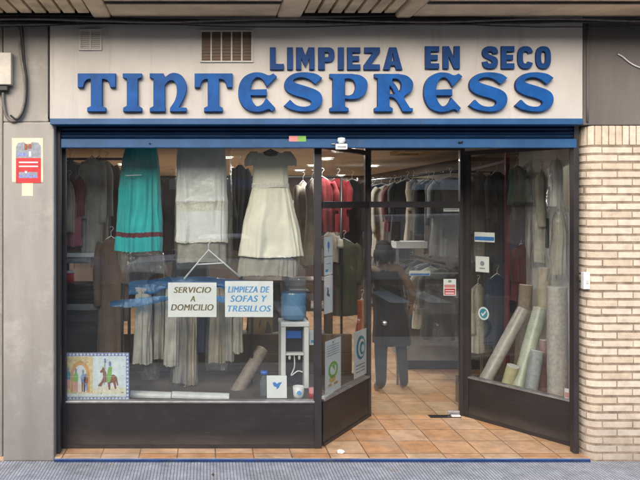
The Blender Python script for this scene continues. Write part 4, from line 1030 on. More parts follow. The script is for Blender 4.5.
def card():
    Y = .42; e = (D0+Y)/F; t = thing('card', 'white square card with a blue emblem standing in the window', 'card', at(277, 399, Y))
    Fr = Frame((at(267, 0, Y).x, Y, PLL+.002), (1, 0, 0), (0, .12, 1), (0, -1, .12)); W = 20*e; H = 22*e
    MB().fbox(Fr, 0, W, 0, H, -.03, 0).build('board', 'paper_white', t, bevel=.002)
    mb = MB(); mb.poly(Fr, [(W*.28, H*.68), (W*.4, H*.72), (W*.5, H*.64), (W*.62, H*.7), (W*.76, H*.7), (W*.66, H*.58), (W*.6, H*.46), (W*.46, H*.38), (W*.5, H*.48), (W*.36, H*.52)], .0003, .001); mb.build('emblem', 'ink_blue', t)
    Y = .42; p = at(298.5, 399, Y); t = thing('cup', 'white cup with pale blue mark beside the square card', 'cup', (p.x, Y, PLL))
    MB().lathe([(.001, 0), (.036, 0), (.046, .03), (.05, .105), (.046, .106), (.042, .03), (.001, .012)], (p.x, Y, PLL+.002)).build('body', 'white_plastic', t)
    mb = MB(); Fr = Frame((p.x, Y-.049, PLL+.06), (1, 0, 0), (0, 0, 1), (0, -1, 0)); mb.poly(Fr, [(.02*math.cos(a), .02*math.sin(a)) for a in [i*.5236 for i in range(12)]], -.003, .003); mb.build('mark', 'ink_lightblue', t)
    p = at(312.5, 399, Y); t = thing('candle', 'small red and white candle beside the window corner post', 'candle', (p.x, Y, PLL))
    MB().lathe([(.001, 0), (.032, 0), (.032, .045)], (p.x, Y, PLL+.002)).build('red_jar', 'ink_red', t); MB().lathe([(.032, .0455), (.032, .09), (.001, .09)], (p.x, Y, PLL+.002)).build('lid', 'ink_pink', t)
card()
# brown shelving, cardboard and bits behind the dispenser
A = at(243, 400, 1.75); B = at(330, 300, 1.75)
cbt = thing('shelf_unit', 'dark brown wooden shelf unit behind the water dispenser', 'shelf unit', ((A.x+B.x)/2, 1.9, FLOOR))
for k in range(5): MB().box(A.x, B.x, 1.75, 2.15, FLOOR+.04+k*.3, FLOOR+.07+k*.3).build('shelf', 'wood_brown', cbt, bevel=.003)
for x in (A.x-.03, (A.x+B.x)/2, B.x): MB().box(x, x+.028, 1.74, 2.16, FLOOR+.001, FLOOR+1.32).build('side_panel', 'wood_brown', cbt, bevel=.003)
rn = random.Random(9)
BL = ['tan box on the shelf unit, lowest and left', 'brown box on the shelf unit right of the tan one', 'ivory box on the second shelf of the brown unit', 'grey box on the second shelf beside the ivory one', 'tan box on the third shelf behind the brown carpet roll', 'grey box on the third shelf behind the dispenser', 'ivory box on the top shelf of the brown unit', 'brown box on the top shelf behind the blue bottle']
for k in range(8):
    sh_ = k//2; x = A.x+.03+(k % 2)*.40+rn.uniform(0, .05); h = rn.uniform(.14, .22)
    bx = thing('storage_box', BL[k], 'box', (x+.13, 1.9, FLOOR+.072+sh_*.3))
    m_ = ['wood_pale', 'wood_brown', 'cloth_ivory', 'box_grey', 'wood_pale', 'box_grey', 'cloth_ivory', 'wood_brown'][k]
    MB().box(x, x+.26, 1.78, 2.05, FLOOR+.072+sh_*.3, FLOOR+.072+sh_*.3+h).build('carton', m_, bx, bevel=.004)
    MB().box(x-.003, x+.263, 1.777, 2.053, FLOOR+.0725+sh_*.3+h, FLOOR+.09+sh_*.3+h).build('lid', m_, bx, bevel=.004)
pq = thing('price_card', 'small white card leaning behind the window corner post', 'card', at(314, 350, .55))
MB().box(at(309.5, 0, .95).x, at(318, 0, .95).x, .95, .955, at(0, 345, .95).z, at(0, 330, .95).z).build('sheet', 'paper_white', pq)
MB().box(at(311, 0, .95).x, at(316, 0, .95).x, .948, .9495, at(0, 343, .95).z, at(0, 340, .95).z).build('print', 'ink_lightblue', pq)
# garments seen deeper behind the cream dress and the slanted pane
G5 = 'garments deeper inside behind the dresses'
garment(240, 165, 250, 16, 2.4, 'cloth_charcoal', 'charcoal coat deep behind the gap between the two dresses', .2, G5, seed=41)
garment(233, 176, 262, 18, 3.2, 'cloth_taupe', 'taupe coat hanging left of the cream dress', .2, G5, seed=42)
garment(303, 182, 268, 18, 2.3, 'cloth_ivory', 'ivory coat just right of the cream dress', .5, G5, seed=43)
garment(312, 180, 265, 16, 2.0, 'cloth_sand', 'sand coloured coat left of the red jackets', .5, G5, seed=44)
garment(322, 178, 232, 26, 2.2, 'cloth_red', 'red jacket left of centre behind the window corner post', .1, G5, seed=45)
garment(338, 178, 232, 22, 2.6, 'cloth_red', 'red jacket behind the upper slanted pane', -.2, G5, seed=46)
garment(352, 180, 262, 22, 3.0, 'cloth_black', 'black coat right of the red jackets', .1, G5, seed=47)
garment(330, 232, 262, 18, 2.4, 'cloth_ivory', 'small ivory blouse hanging under the red jackets', .1, G5, seed=48)
garment(344, 240, 315, 30, 2.5, 'cloth_olive', 'dark olive coat low behind the slanted pane', .1, G5, seed=49)
garment(265, 282, 330, 34, 1.9, 'cloth_taupe', 'taupe blanket hanging behind the blue lettered sign', .1, G5, seed=50, shoulder=False, deep=.1)
garment(95, 178, 250, 30, 2.8, 'cloth_charcoal', 'charcoal coat deep in shade at the left end', .2, G5, seed=51)
garment(147, 255, 300, 34, 2.2, 'cloth_brown', 'brown blanket in shade under the turquoise skirt', .2, G5, seed=52, shoulder=False, deep=.1)
garment(172, 178, 262, 24, 2.9, 'cloth_brown', 'brown coat between the turquoise skirt and white dress', .2, G5, seed=53)
garment(190, 250, 300, 40, 2.7, 'cloth_charcoal', 'charcoal blanket under the white dress', .2, G5, seed=54, shoulder=False, deep=.1)
garment(362, 300, 345, 10, 1.9, 'cloth_orange', 'orange scarf hanging beside the blue swirl poster', .1, G5, seed=55, shoulder=False)
rr_ = thing('garment_rack', 'long dark clothes rail running across behind the dresses', 'garment rack', (.2, 2.4, FLOOR))
MB().tube([(-1.6, 2.4, 2.42), (1.55, 2.4, 2.42)], .013).build('rail', 'metal_black', rr_)
for x in (-1.6, 1.55): MB().tube([(x, 2.4, FLOOR+.003), (x, 2.4, 2.42)], .015).build('post', 'metal_black', rr_)

lpn = thing('low_partition', 'low dark brown plank partition behind the left window platform', 'partition', (0, 1.42, FLOOR))
for k in range(4): MB().box(RX0+.006, XC-.12, 1.40, 1.44, FLOOR+.002+k*.19, FLOOR+.188+k*.19).build('plank', 'wood_brown', lpn, bevel=.005)
# ---- posters on the slanted left pane
def on_pane(Fr, px, py, w=-.0095):
    q = ray(px, py, Fr.O+Fr.N*w, Fr.N); d = q-Fr.O; return d.dot(Fr.U), d.dot(Fr.V)
def poster(Fr, px0, px1, py0, py1, label, drawer, mats, cat='poster', name='poster', skew=True):
    u0, v0 = on_pane(Fr, px0, py1); u1, v1 = on_pane(Fr, px1, py0)
    ua, va = on_pane(Fr, px0, py0); 
    H = va-v0; W = u1-u0
    t = thing(name, label, cat, Fr.pt(u0+W/2, v0, -.0095))
    f2 = Frame(Fr.pt(u0, v0, -.0115), Fr.U, Fr.V, Fr.N)
    sh_o = MB().fbox(f2, 0, W, 0, H, 0, .0012).build('sheet', 'paper_white', t)
    mb = MB()
    def Pp(pts, mi, lay=0): mb.mi = mi; mb.poly(f2, [(x*W, y*H) for x, y in pts], .0014+lay*.0004, .0017+lay*.0004)
    drawer(Pp, mb, f2, W, H)
    mb.build('print', mats, sh_o)
def rect(x0, x1, y0, y1): return [(x0, y0), (x1, y0), (x1, y1), (x0, y1)]
def circ(cx, cy, rx, ry, n=20): return [(cx+rx*math.cos(2*math.pi*i/n), cy+ry*math.sin(2*math.pi*i/n)) for i in range(n)]
poster(FA, 324.3, 332.8, 237, 256.5, 'topmost small white card with blue figure on the slanted pane', lambda P, mb, f, W, H: (P(circ(.5, .55, .13, .2), 0), P(rect(.46, .54, .2, .4), 0)), ['ink_blue'], 'card', 'window_card')
poster(FA, 324.3, 332.8, 257.5, 275.5, 'middle small white card of three on the slanted pane', lambda P, mb, f, W, H: (P(rect(.15, .45, .15, .32), 0), P(rect(.2, .8, .6, .64), 1)), ['ink_lightblue', 'ink_grey'], 'card', 'window_card')
poster(FA, 324.3, 332.8, 276.5, 314.5, 'tall white card with a dark figure below two smaller cards', lambda P, mb, f, W, H: (P([(.3, .5), (.45, .46), (.62, .42), (.66, .48), (.5, .54), (.52, .62), (.4, .64)], 0), P(circ(.4, .66, .06, .03), 0, 1)), ['ink_black'], 'card', 'window_card')
def draw_green(P, mb, f, W, H):
    P(circ(.5, .42, .3, .16), 1); P(circ(.5, .42, .2, .10), 2, 1); P([(.4, .5), (.62, .38), (.58, .52)], 1, 2); P(circ(.45, .24, .22, .06), 3, 0)
    P(rect(.2, .4, .12, .17), 4); P(rect(.55, .8, .12, .17), 4)
    for k in range(5): P(rect(.12, .88, .70+k*.045, .715+k*.045), 0)
    P(circ(.5, .94, .05, .02), 0)
poster(FA, 325.2, 341, 342, 395.5, 'white poster with green round emblem low on the slanted pane', draw_green, ['ink_grey', 'ink_green', 'paper_white', 'ink_yellow', 'ink_orange'])
def draw_blue(P, mb, f, W, H):
    for r0, m_, l in ((.36, 0, 0), (.27, 1, 1), (.2, 0, 2), (.12, 1, 3)): P(circ(.55+.05*l, .62-.01*l, r0, r0*.72), m_, l)
    for k in range(3): P(rect(.15, .85, .10+k*.07, .125+k*.07), 2)
poster(FA, 354, 366.5, 332.5, 379.5, 'white poster with teal swirl nearest the door on the slanted pane', draw_blue, ['ink_teal', 'paper_white', 'ink_grey'])
# stickers on right slanted pane and door
def d_bar(P, mb, f, W, H): P(rect(0.02, .98, .15, .55), 0)
poster(FRr, 474.5, 494.5, 232, 241.5, 'blue and white strip sticker on the right slanted pane', d_bar, ['ink_blue'], 'sticker', 'sticker')
poster(FRr, 475.5, 489, 256, 271.5, 'small white card with a grey symbol on the right slanted pane', lambda P, mb, f, W, H: (P(circ(.5, .55, .16, .16), 0), P(rect(.3, .7, .2, .28), 0)), ['ink_grey'], 'card', 'window_card')
poster(FRr, 564.5, 571.5, 388, 398, 'small pink and white sticker at the lower right pane corner', lambda P, mb, f, W, H: P(rect(.05, .95, .1, .6), 0), ['ink_pink'], 'sticker', 'sticker')
u_, v_ = on_pane(FRr, 483.5, 313.5); f2 = Frame(FRr.pt(u_, v_, -.0115), FRr.U, FRr.V, FRr.N)
t = thing('round_sticker', 'round dark green sticker with a white ring and tick on the right pane', 'sticker', FRr.pt(u_, v_-.05, -.01))
rr0 = .066
MB().poly(f2, [(rr0*.93*math.cos(i*.26), rr0*math.sin(i*.26)) for i in range(24)], 0, .0012).build('disc', 'ink_teal', t)
mb = MB()
for i in range(24):
    a0, a1 = i*2*math.pi/24, (i+1)*2*math.pi/24
    mb.poly(f2, [(.058*math.cos(a0), .062*math.sin(a0)), (.058*math.cos(a1), .062*math.sin(a1)), (.044*math.cos(a1), .047*math.sin(a1)), (.044*math.cos(a0), .047*math.sin(a0))], .0014, .0018)
mb.poly(f2, [(-.025, 0), (-.012, -.03), (.03, .02), (.02, .028), (-.01, -.01), (-.018, .008)], .0014, .0018); mb.build('ring_and_tick', 'paper_white', t)
FD = Frame((0, YD+.018, 0), (1, 0, 0), (0, 0, 1), (0, -1, 0))
def on_door(px0, px1, py0, py1, label, drawer, mats, name='sticker', cat='sticker'):
    Y = YD+.0195; e = (D0+Y)/F; t = thing(name, label, cat, at((px0+px1)/2, py1, Y)); f2 = facing(px0, py1, Y); W = (px1-px0)*e; H = (py1-py0)*e
    MB().fbox(f2, 0, W, 0, H, 0, .001).build('sheet', 'paper_white', t); mb = MB()
    # readable from the street through the glass
    def P(pts, mi, lay=0): mb.mi = mi; mb.poly(f2, [(x*W, y*H) for x, y in pts], .0003+.0008+lay*.0003, .0014+lay*.0003)
    drawer(P); mb.build('print', mats, t)
def d_red(P):
    P(rect(.06, .94, .05, .42), 0); P(rect(.06, .94, .47, .66), 1); P(circ(.5, .86, .16, .08), 2); P(rect(.15, .85, .12, .17), 3, 1); P(rect(.15, .85, .27, .31), 3, 1)
on_door(443.5, 456, 279, 295.5, 'small red and white opening notice on the glass door', d_red, ['ink_red', 'ink_pink', 'ink_grey', 'paper_white'])
on_door(443.5, 459.5, 207.8, 211.5, 'narrow white strip sticker under the door transom', lambda P: P(rect(.1, .9, .4, .6), 0), ['ink_grey'])

# ------------------------------------------------------------------ right hand interior
G6 = 'garments on the upper right rail'
cols = ['grey', 'charcoal', 'brown', 'black', 'olive', 'beige', 'black', 'wine', 'charcoal', 'brown', 'ivory', 'navy', 'black', 'taupe', 'brown', 'charcoal', 'linen', 'navy', 'taupe', 'black']
ordn = ['first', 'second', 'third', 'fourth', 'fifth', 'sixth', 'seventh', 'eighth', 'ninth', 'tenth', 'eleventh', 'twelfth', 'thirteenth', 'fourteenth', 'fifteenth', 'sixteenth', 'seventeenth', 'eighteenth', 'nineteenth', 'twentieth']
def gar_xyz(x, Y, z0, h, w, mat, label, rot, group, cover, seed):
    s = (D0+Y)/F; px = PX+x/s; py0 = PY+(CAMZ-z0)/s; py1 = PY+(CAMZ-z0+h)/s
    garment(px, py0, py1, w/s, Y, mat, label, rot, group, cover, seed)
rn = random.Random(21)
for k in range(20):
    Y = 2.05+k*.21; x = 2.72+rn.uniform(-.05, .05)-(.02*k)
    gar_xyz(x, Y, 2.40+rn.uniform(-.04, .02), rn.uniform(.6, 1.02), rn.uniform(.30, .54), 'cloth_'+cols[k], '%s garment on the upper right rail, %s from the door' % (cols[k], ordn[k]), rn.uniform(-.5, 1.1), G6, k % 4 == 0, 60+k)
G7 = 'garments on the lower right rail'
for k in range(14):
    Y = 2.6+k*.24; x = 2.74+rn.uniform(-.05, .05); c_ = cols[(k*7+3) % 20]
    gar_xyz(x, Y, 1.34+rn.uniform(-.03, .02), rn.uniform(.7, .85), rn.uniform(.44, .54), 'cloth_'+c_, '%s garment on the lower right rail, %s from the door' % (c_, ordn[k]), rn.uniform(-.5, 1.1), G7, k % 2 == 0, 90+k)
G8 = 'garments at the back of the shop'
for k in range(8):
    x = .95+k*.22; c_ = ['brown', 'beige', 'black', 'ivory', 'taupe', 'charcoal', 'sand', 'navy'][k]
    gar_xyz(x, 6.6+rn.uniform(-.1, .1), 2.2, 1.05, .34, 'cloth_'+c_, '%s garment on the rail at the back of the shop' % c_, rn.uniform(.2, .9), G8, k % 2 == 0, 120+k)
rk = thing('garment_rack', 'two level dark clothes rack along the right wall', 'garment rack', (2.7, 4, FLOOR))
MB().tube([(2.74, 1.95, 2.47), (2.42, 6.6, 2.47)], .014).build('upper_rail', 'metal_black', rk)
MB().tube([(2.74, 2.4, 1.42), (2.74, 6.4, 1.42)], .014).build('lower_rail', 'metal_black', rk)
for y in (2.2, 4.4, 6.5): MB().tube([(3.2, y, FLOOR+.004), (3.2, y, 2.47), (2.66, y, 2.47)], .016).build('post', 'metal_black', rk)
rk = thing('garment_rack', 'rail stand across the back of the shop', 'garment rack', (1.7, 6.6, FLOOR))
MB().tube([(.8, 6.6, FLOOR+.004), (.8, 6.6, 2.28), (2.7, 6.6, 2.28), (2.7, 6.6, FLOOR+.004)], .014).build('frame', 'metal_black', rk)
# white shelf with label rail behind the door
Ys = 2.35; A = at(396, 248.5, Ys); B = at(462, 241.5, Ys)
ws = thing('display_shelf', 'white topped shelf with a label rail behind the glass door', 'shelf', ((A.x+B.x)/2, Ys+.1, FLOOR))
MB().box(A.x, B.x+.25, Ys, Ys+.22, A.z, B.z).build('top_board', 'white_plastic', ws, bevel=.004)
zc = at(0, 273, Ys).z
MB().box(A.x, B.x+.25, Ys-.008, Ys+.004, zc-.012, zc+.008).build('label_rail', 'steel', ws)
e = (D0+Ys)/F
MB().box(at(409, 0, Ys).x, at(430, 0, Ys).x, Ys-.012, Ys-.009, zc-.03, zc+.028).build('label', 'paper_white', ws)
MB().box(at(410, 0, Ys).x, at(429, 0, Ys).x, Ys-.0145, Ys-.0125, zc-.026, zc-.004).build('label_print', 'ink_blue', ws)
for x in (A.x+.01, B.x+.22): MB().box(x, x+.025, Ys+.01, Ys+.035, FLOOR+.003, A.z-.002).build('leg', 'steel', ws)
for px in (398, 440):
    bx = thing('clip', 'black bulldog clip standing on the white shelf, %s' % ('at its left end' if px < 420 else 'nearer the red notice'), 'clip', at(px, 241, Ys))
    p = at(px, 241.5, Ys); MB().box(p.x-.03, p.x+.03, Ys+.04, Ys+.08, B.z+.001, B.z+.03).tube([(p.x, Ys+.06, B.z+.03), (p.x, Ys+.06, B.z+.06)], .008).build('body', 'metal_black', bx, bevel=.004)
cov = MB(); 
o = drape([(A.z-.01, (B.x+.2-A.x)/2, .10, .01, (A.x+B.x+.2)/2), (A.z-.4, (B.x+.2-A.x)/2, .11, .02, (A.x+B.x+.2)/2), (A.z-.75, (B.x+.2-A.x)/2, .12, .03, (A.x+B.x+.2)/2)], 9, 33, pw=.4, cap=False, c=(0, Ys+.12)).build('plastic_sheet', 'film_clear')
tag(o, 'clear plastic sheet hanging below the white shelf', 'plastic sheet')
# low grey counter further in
Yc = 3.1; A = at(404, 352, Yc); B = at(470, 327, Yc)
ct = thing('counter', 'low grey counter further inside behind the door', 'counter', ((A.x+B.x)/2, Yc+.2, FLOOR))
MB().box(A.x, RX1-.01, Yc, Yc+.6, FLOOR+.12, B.z-.03).build('body', 'box_grey', ct, bevel=.01); MB().box(A.x-.02, RX1-.008, Yc-.02, Yc+.62, B.z-.028, B.z).build('top', 'steel', ct, bevel=.004)
MB().box(A.x+.04, RX1-.03, Yc+.05, Yc+.55, FLOOR+.002, FLOOR+.118).build('plinth', 'metal_black', ct)
# maroon post stand and garments, wall papers in the right window
Yp = 1.75
ps = thing('rail_stand', 'maroon post with a black top arm behind the carpet rolls', 'rail stand', at(507, 400, Yp))
xp = at(507, 0, Yp).x
MB().box(xp-.022, xp+.022, Yp-.02, Yp+.02, FLOOR+.002, at(0, 149, Yp).z-.025).build('post', 'metal_maroon', ps, bevel=.003)
MB().bar((xp-.025, Yp, at(0, 149, Yp).z), (at(533, 0, Yp).x, Yp, at(0, 149, Yp).z), .03, .03).build('top_arm', 'metal_black', ps)
MB().bar((at(471, 0, Yp+.4).x, Yp+.4, at(0, 170, Yp+.4).z), (xp, Yp, at(0, 161, Yp).z), .03, .03).build('side_arm', 'metal_maroon', ps)
G9 = 'garments behind the right window'
garment(520, 168, 250, 24, 1.9, 'cloth_purple', 'dark purple coat behind the maroon post', .5, G9, seed=140)
garment(517, 166, 205, 20, 1.72, 'cloth_green', 'dark green jacket right of the maroon post', .5, G9, seed=141)
garment(497, 172, 262, 24, 1.95, 'cloth_charcoal', 'charcoal coat left of the maroon post', .3, G9, seed=142)
garment(479, 172, 262, 18, 2.1, 'cloth_greige', 'grey beige coat behind the blue and white strip sticker', .3, G9, True, 143)
garment(521, 245, 300, 22, 1.85, 'cloth_wine', 'dark wine coloured coat low behind the maroon post', .4, G9, seed=144)
garment(497, 275, 345, 26, 2.0, 'cloth_navy', 'navy coat behind the round sticker', .3, G9, seed=145)
garment(478, 285, 352, 20, 2.1, 'cloth_ivory', 'ivory coat left of the round sticker', .3, G9, True, seed=146)
FW = Frame((RX1-.001, 0, 0), (0, -1, 0), (0, 0, 1), (-1, 0, 0))
def wall_paper(px0, px1, py0, py1, label, tear, dark=False):
    n = Vector((-1, 0, 0)); q0 = ray(px0, py1, (RX1-.002, 0, 0), n); q1 = ray(px1, py1, (RX1-.002, 0, 0), n); qt = ray(px0, py0, (RX1-.002, 0, 0), n)
    f = Frame(q0, (0, -1, 0), (0, 0, 1), (-1, 0, 0)); W = q0.y-q1.y; H = qt.z-q0.z
    t = thing('wall_paper_sheet', label, 'paper', q0)
    pts = [(0, .02), (.45, 0), (1, .04), (.98, .6), (.9, .92), (.55, 1), (.3, .9), (.02, .97)] if tear else rect(0, 1, 0, 1)
    MB().poly(f, [(x*W, y*H) for x, y in pts], 0, .002).build('sheet', 'paper_white' if not dark else 'metal_black', t)
    mb = MB()
    if dark: mb.poly(f, [(x*W, y*H) for x, y in [(.2, .12), (.55, .2), (.72, .85), (.45, .9), (.22, .6)]], .0025, .004); mb.build('print', 'paper_white', t)
    else:
        for k in range(4): mb.poly(f, [(x*W, y*H) for x, y in rect(.12, .85, .15+k*.19, .2+k*.19)], .0025, .004)
        mb.build('print', 'cloth_greige', t)
garment(557, 160, 206, 17, .92, 'cloth_white', 'short white garment in a clear bag, added high by the right window post for a bright reflection', .9, G9, True, 147)  # pale garment added for the bright reflected patches on this pane
garment(560, 212, 275, 15, .82, 'cloth_ivory', 'ivory garment in a clear bag, added below the white one for the same reflection', .9, G9, True, 148)  # second pale garment added, carrying that reflected brightness further down
garment(541, 172, 262, 18, 1.45, 'cloth_ivory', 'ivory garment in clear plastic behind the black framed picture', .8, G9, True, 149)
wall_paper(539, 549, 218, 247, 'black framed picture on the right display wall', False, True)

# ------------------------------------------------------------------ ceiling lights
LG = 'lit ceiling lights inside the shop'
def lamp(px, py, label, r=.085, power=9):
    Z = (CEIL-CAMZ)*F/(PY-py); Y = Z-D0; x = (px-PX)*Z/F
    t = thing('ceiling_light', label, 'ceiling light', (x, Y, CEIL-.03), LG)
    MB().lathe([(r*1.15, 0), (r*1.15, -.012), (r, -.014), (r, -.004)], (x, Y, CEIL-.002)).build('rim', 'white_plastic', t)
    MB().lathe([(r*.98, -.006), (r*.5, -.012), (.001, -.014)], (x, Y, CEIL-.002)).build('diffuser', 'lamp_lit', t)
    la = bpy.data.lights.new('ceiling_lamp', 'AREA'); la.shape = 'DISK'; la.size = r*1.8; la.energy = power; la.color = (1, .97, .93)
    lo = bpy.data.objects.new('bulb', la); COL.objects.link(lo); lo.parent = t; lo.location = (0, 0, -.002)
lamp(342.5, 149, 'round lit ceiling light nearest the door, under the alarm sensor', .12, 6)
lamp(327, 158, 'lit ceiling light just right of the window corner post')
lamp(313, 165, 'lit ceiling light just left of the window corner post')
lamp(300, 170, 'lit ceiling light right above the shoulder of the cream dress')
lamp(341, 175, 'deepest lit ceiling light seen through the slanted pane')
lamp(373, 165.5, 'lit ceiling light just right of the door jamb')
lamp(227, 157, 'small lit ceiling light between the white and cream dresses', .07)
lamp(234, 172, 'lit ceiling light deeper between the two dresses', .085)
lamp(124, 164, 'lit ceiling light at the left behind the turquoise skirt', .085)
a = [at(398, 0, 0)]
Zf = (CEIL-CAMZ)*F/(PY-149.5)
pf = thing('ceiling_panel', 'unlit wooden framed panel on the shop ceiling over the door', 'ceiling panel', ((414-PX)*Zf/F, Zf-D0, CEIL-.03))
x0, x1 = (398-PX)*Zf/F, (430-PX)*Zf/F; y0, y1 = Zf-D0-.3, Zf-D0+.35
MB().box(x0, x1, y0, y0+.04, CEIL-.045, CEIL-.002).box(x0, x1, y1-.04, y1, CEIL-.045, CEIL-.002).box(x0, x0+.04, y0+.041, y1-.041, CEIL-.045, CEIL-.002).box(x1-.04, x1, y0+.041, y1-.041, CEIL-.045, CEIL-.002).build('frame', 'wood_pale', pf)
MB().box(x0+.041, x1-.041, y0+.041, y1-.041, CEIL-.02, CEIL-.002).build('panel', 'wall_cream', pf)

# ------------------------------------------------------------------ person inside the door
def person():
    base = Vector((2.06, 2.14, FLOOR))
    TURN = True
    J = dict(pel=(0, 0, .90), waist=(-.01, .0, 1.04), chest=(-.02, .0, 1.24), neckb=(-.03, .0, 1.40), neck=(-.035, -.005, 1.45), head=(-.045, -.01, 1.55), top=(-.045, 0, 1.625),
             lsh=(-.19, 0, 1.36), lel=(-.285, .03, 1.10), lwr=(-.26, -.13, .93), lha=(-.25, -.18, .88),
             rsh=(.15, 0, 1.36), rel=(.21, .04, 1.10), rwr=(.10, -.17, 1.02), rha=(.05, -.21, 1.02),
             lhip=(-.085, 0, .86), lkn=(-.115, -.03, .47), lan=(-.135, .03, .085), lto=(-.15, -.13, .03),
             rhip=(.085, 0, .86), rkn=(.12, .0, .47), ran=(.14, .10, .085), rto=(.165, -.06, .03))
    Rd = dict(pel=(.15, .115), waist=(.135, .10), chest=(.155, .11), neckb=(.075, .065), neck=(.052, .055), head=(.075, .092), top=(.06, .075),
              lsh=(.062, .062), lel=(.046, .046), lwr=(.031, .031), lha=(.036, .022), rsh=(.062, .062), rel=(.046, .046), rwr=(.031, .031), rha=(.036, .022),
              lhip=(.095, .1), lkn=(.076, .066), lan=(.05, .05), lto=(.04, .03), rhip=(.095, .1), rkn=(.078, .078), ran=(.062, .062), rto=(.04, .03))
    E = [('pel', 'waist'), ('waist', 'chest'), ('chest', 'neckb'), ('neckb', 'neck'), ('neck', 'head'), ('head', 'top'), ('chest', 'lsh'), ('lsh', 'lel'), ('lel', 'lwr'), ('lwr', 'lha'),
         ('chest', 'rsh'), ('rsh', 'rel'), ('rel', 'rwr'), ('rwr', 'rha'), ('pel', 'lhip'), ('lhip', 'lkn'), ('lkn', 'lan'), ('lan', 'lto'), ('pel', 'rhip'), ('rhip', 'rkn'), ('rkn', 'ran'), ('ran', 'rto')]
    J = {k: (-v[0]-.13*max(0, min(1, (v[2]-.88)/.55)), -v[1], v[2]) for k, v in J.items()}
    ks = list(J); me = bpy.data.meshes.new('tmp_body'); me.from_pydata([J[k] for k in ks], [(ks.index(a), ks.index(b)) for a, b in E], [])
    ob = bpy.data.objects.new('tmp_body', me); COL.objects.link(ob)
    md = ob.modifiers.new('skin', 'SKIN'); md.use_smooth_shade = True
    for i, k in enumerate(ks):
        sv = me.skin_vertices[0].data[i]; sv.radius = Rd[k]; sv.use_root = (k == 'pel')
    sb = ob.modifiers.new('sub', 'SUBSURF'); sb.levels = 3; sb.render_levels = 3
    dg = bpy.context.evaluated_depsgraph_get(); dg.update()
    ev = bpy.data.meshes.new_from_object(ob.evaluated_get(dg)); bpy.data.objects.remove(ob)
    mb = MB(); mb.smooth = True
    vs = [base+v.co for v in ev.vertices]; fs = [tuple(p.vertices) for p in ev.polygons]; mb.add(vs, fs)
    for i, f in enumerate(mb.f):
        c = sum((mb.v[j] for j in f), Vector())/len(f)-base
        if c.z > 1.43: m_ = 0
        elif c.z < .10: m_ = 3
        elif c.z < .93 and abs(c.x) < .24 and c.y < .15: m_ = 2
        elif (c.x > .12 and c.z < .95 and c.z > .7 and c.y > .06) or (c.y > .165): m_ = 0
        elif .6 < c.z < 1.34 and abs(c.x+.13*max(0, min(1, (c.z-.88)/.55))) < .16: m_ = 4
        else: m_ = 1
        mb.m[i] = m_
    # fingers rooted in the palms
    mb.mi = 0
    for hand, wr_ in (('lha', 'lwr'), ('rha', 'rwr')):
        h = base+Vector(J[hand]); d = (Vector(J[hand])-Vector(J[wr_])).normalized(); sd = d.cross(Vector((0, 0, 1))).normalized(); dn = d.cross(sd)
        for q in range(4):
            o = h+sd*(q-1.5)*.018; L_ = (.07, .08, .075, .058)[q]
            mb.tube([o-d*.01, o+d*L_*.5, o+d*L_*.8-Vector((0, 0, .018)), o+d*L_*.85-Vector((0, 0, .036))], [.009, .009, .008, .006], 8)
        mb.tube([h-d*.04+sd*.022, h-d*.005+sd*.05, h+d*.03+sd*.055], [.011, .010, .007], 8)
    # face: nose, eyes, mouth, ears
    hc = base+Vector(J['head'])
    mb.sphere(hc+Vector((0, .098, -.012)), .012, .02, .022, 10, 8)
    for sg in (-1, 1): mb.sphere(hc+Vector((sg*.078, .0, -.01)), .012, .022, .032, 10, 8)
    root = thing('person', 'person in a brown top and dark trousers standing just inside the glass door', 'person', base)
    mb.build('body', ['skin', 'cloth_coatbrown', 'cloth_charcoal', 'leather_black', 'cloth_black'], root, recalc=False)
    ap = drape([(base.z+1.12, .165, .150, .004, -.06), (base.z+1.0, .172, .155, .006, -.03), (base.z+.85, .185, .165, .012, 0), (base.z+.52, .205, .175, .02, .01)], 7, 3, cap=False, c=(base.x, base.y+.01))
    ap.build('apron', 'cloth_black', root)
    hm = MB(); hm.smooth = True
    n, m_ = 24, 14
    vs = []; fs = []
    for i in range(m_+1):
        t = math.pi*.80*i/m_
        for k in range(n):
            a = 2*math.pi*k/n; f = -math.sin(a)  # f<0 is the face side
            tt = t*(1 if f > -.25 else max(.42, 1+(f+.25)*.75))
            r = 1+.03*mnoise.noise(Vector((a*3, t*4, 2)))
            vs.append(hc+Vector((.095*r*math.sin(tt)*math.cos(a), .112*r*math.sin(tt)*math.sin(a)-.01, .02+.108*math.cos(tt)-.07*(max(f, 0))*(i/m_))))
    for i in range(m_):
        for k in range(n): k2 = (k+1) % n; fs.append((i*n+k, (i+1)*n+k, (i+1)*n+k2, i*n+k2))
    hm.add(vs, fs); 
    for k in range(46):
        a = random.Random(k).uniform(.15, math.pi-.15)*-1; a = -a; dz = random.Random(k+99).uniform(-.16, -.09)
        p0 = hc+Vector((.10*math.cos(a), -.10*math.sin(a), .02)); 
        hm.tube([p0, p0+Vector((.012*math.cos(a), -.012*math.sin(a)-.004, -.06)), p0+Vector((.004*math.cos(k), -.004, dz))], [.016, .018, .006], 6)
    h = hm.build('hair', 'hair_dark', root); s_ = h.modifiers.new('thick', 'SOLIDIFY'); s_.thickness = .02
    em = MB()
    for sg in (-1, 1): em.sphere(hc+Vector((sg*.032, .088, .008)), .012, .007, .007, 10, 8)
    em.build('eyes', 'ink_black', root)
    MB().sphere(hc+Vector((0, .09, -.05)), .022, .006, .006, 10, 8).build('mouth', 'ink_brownred', root)
person()

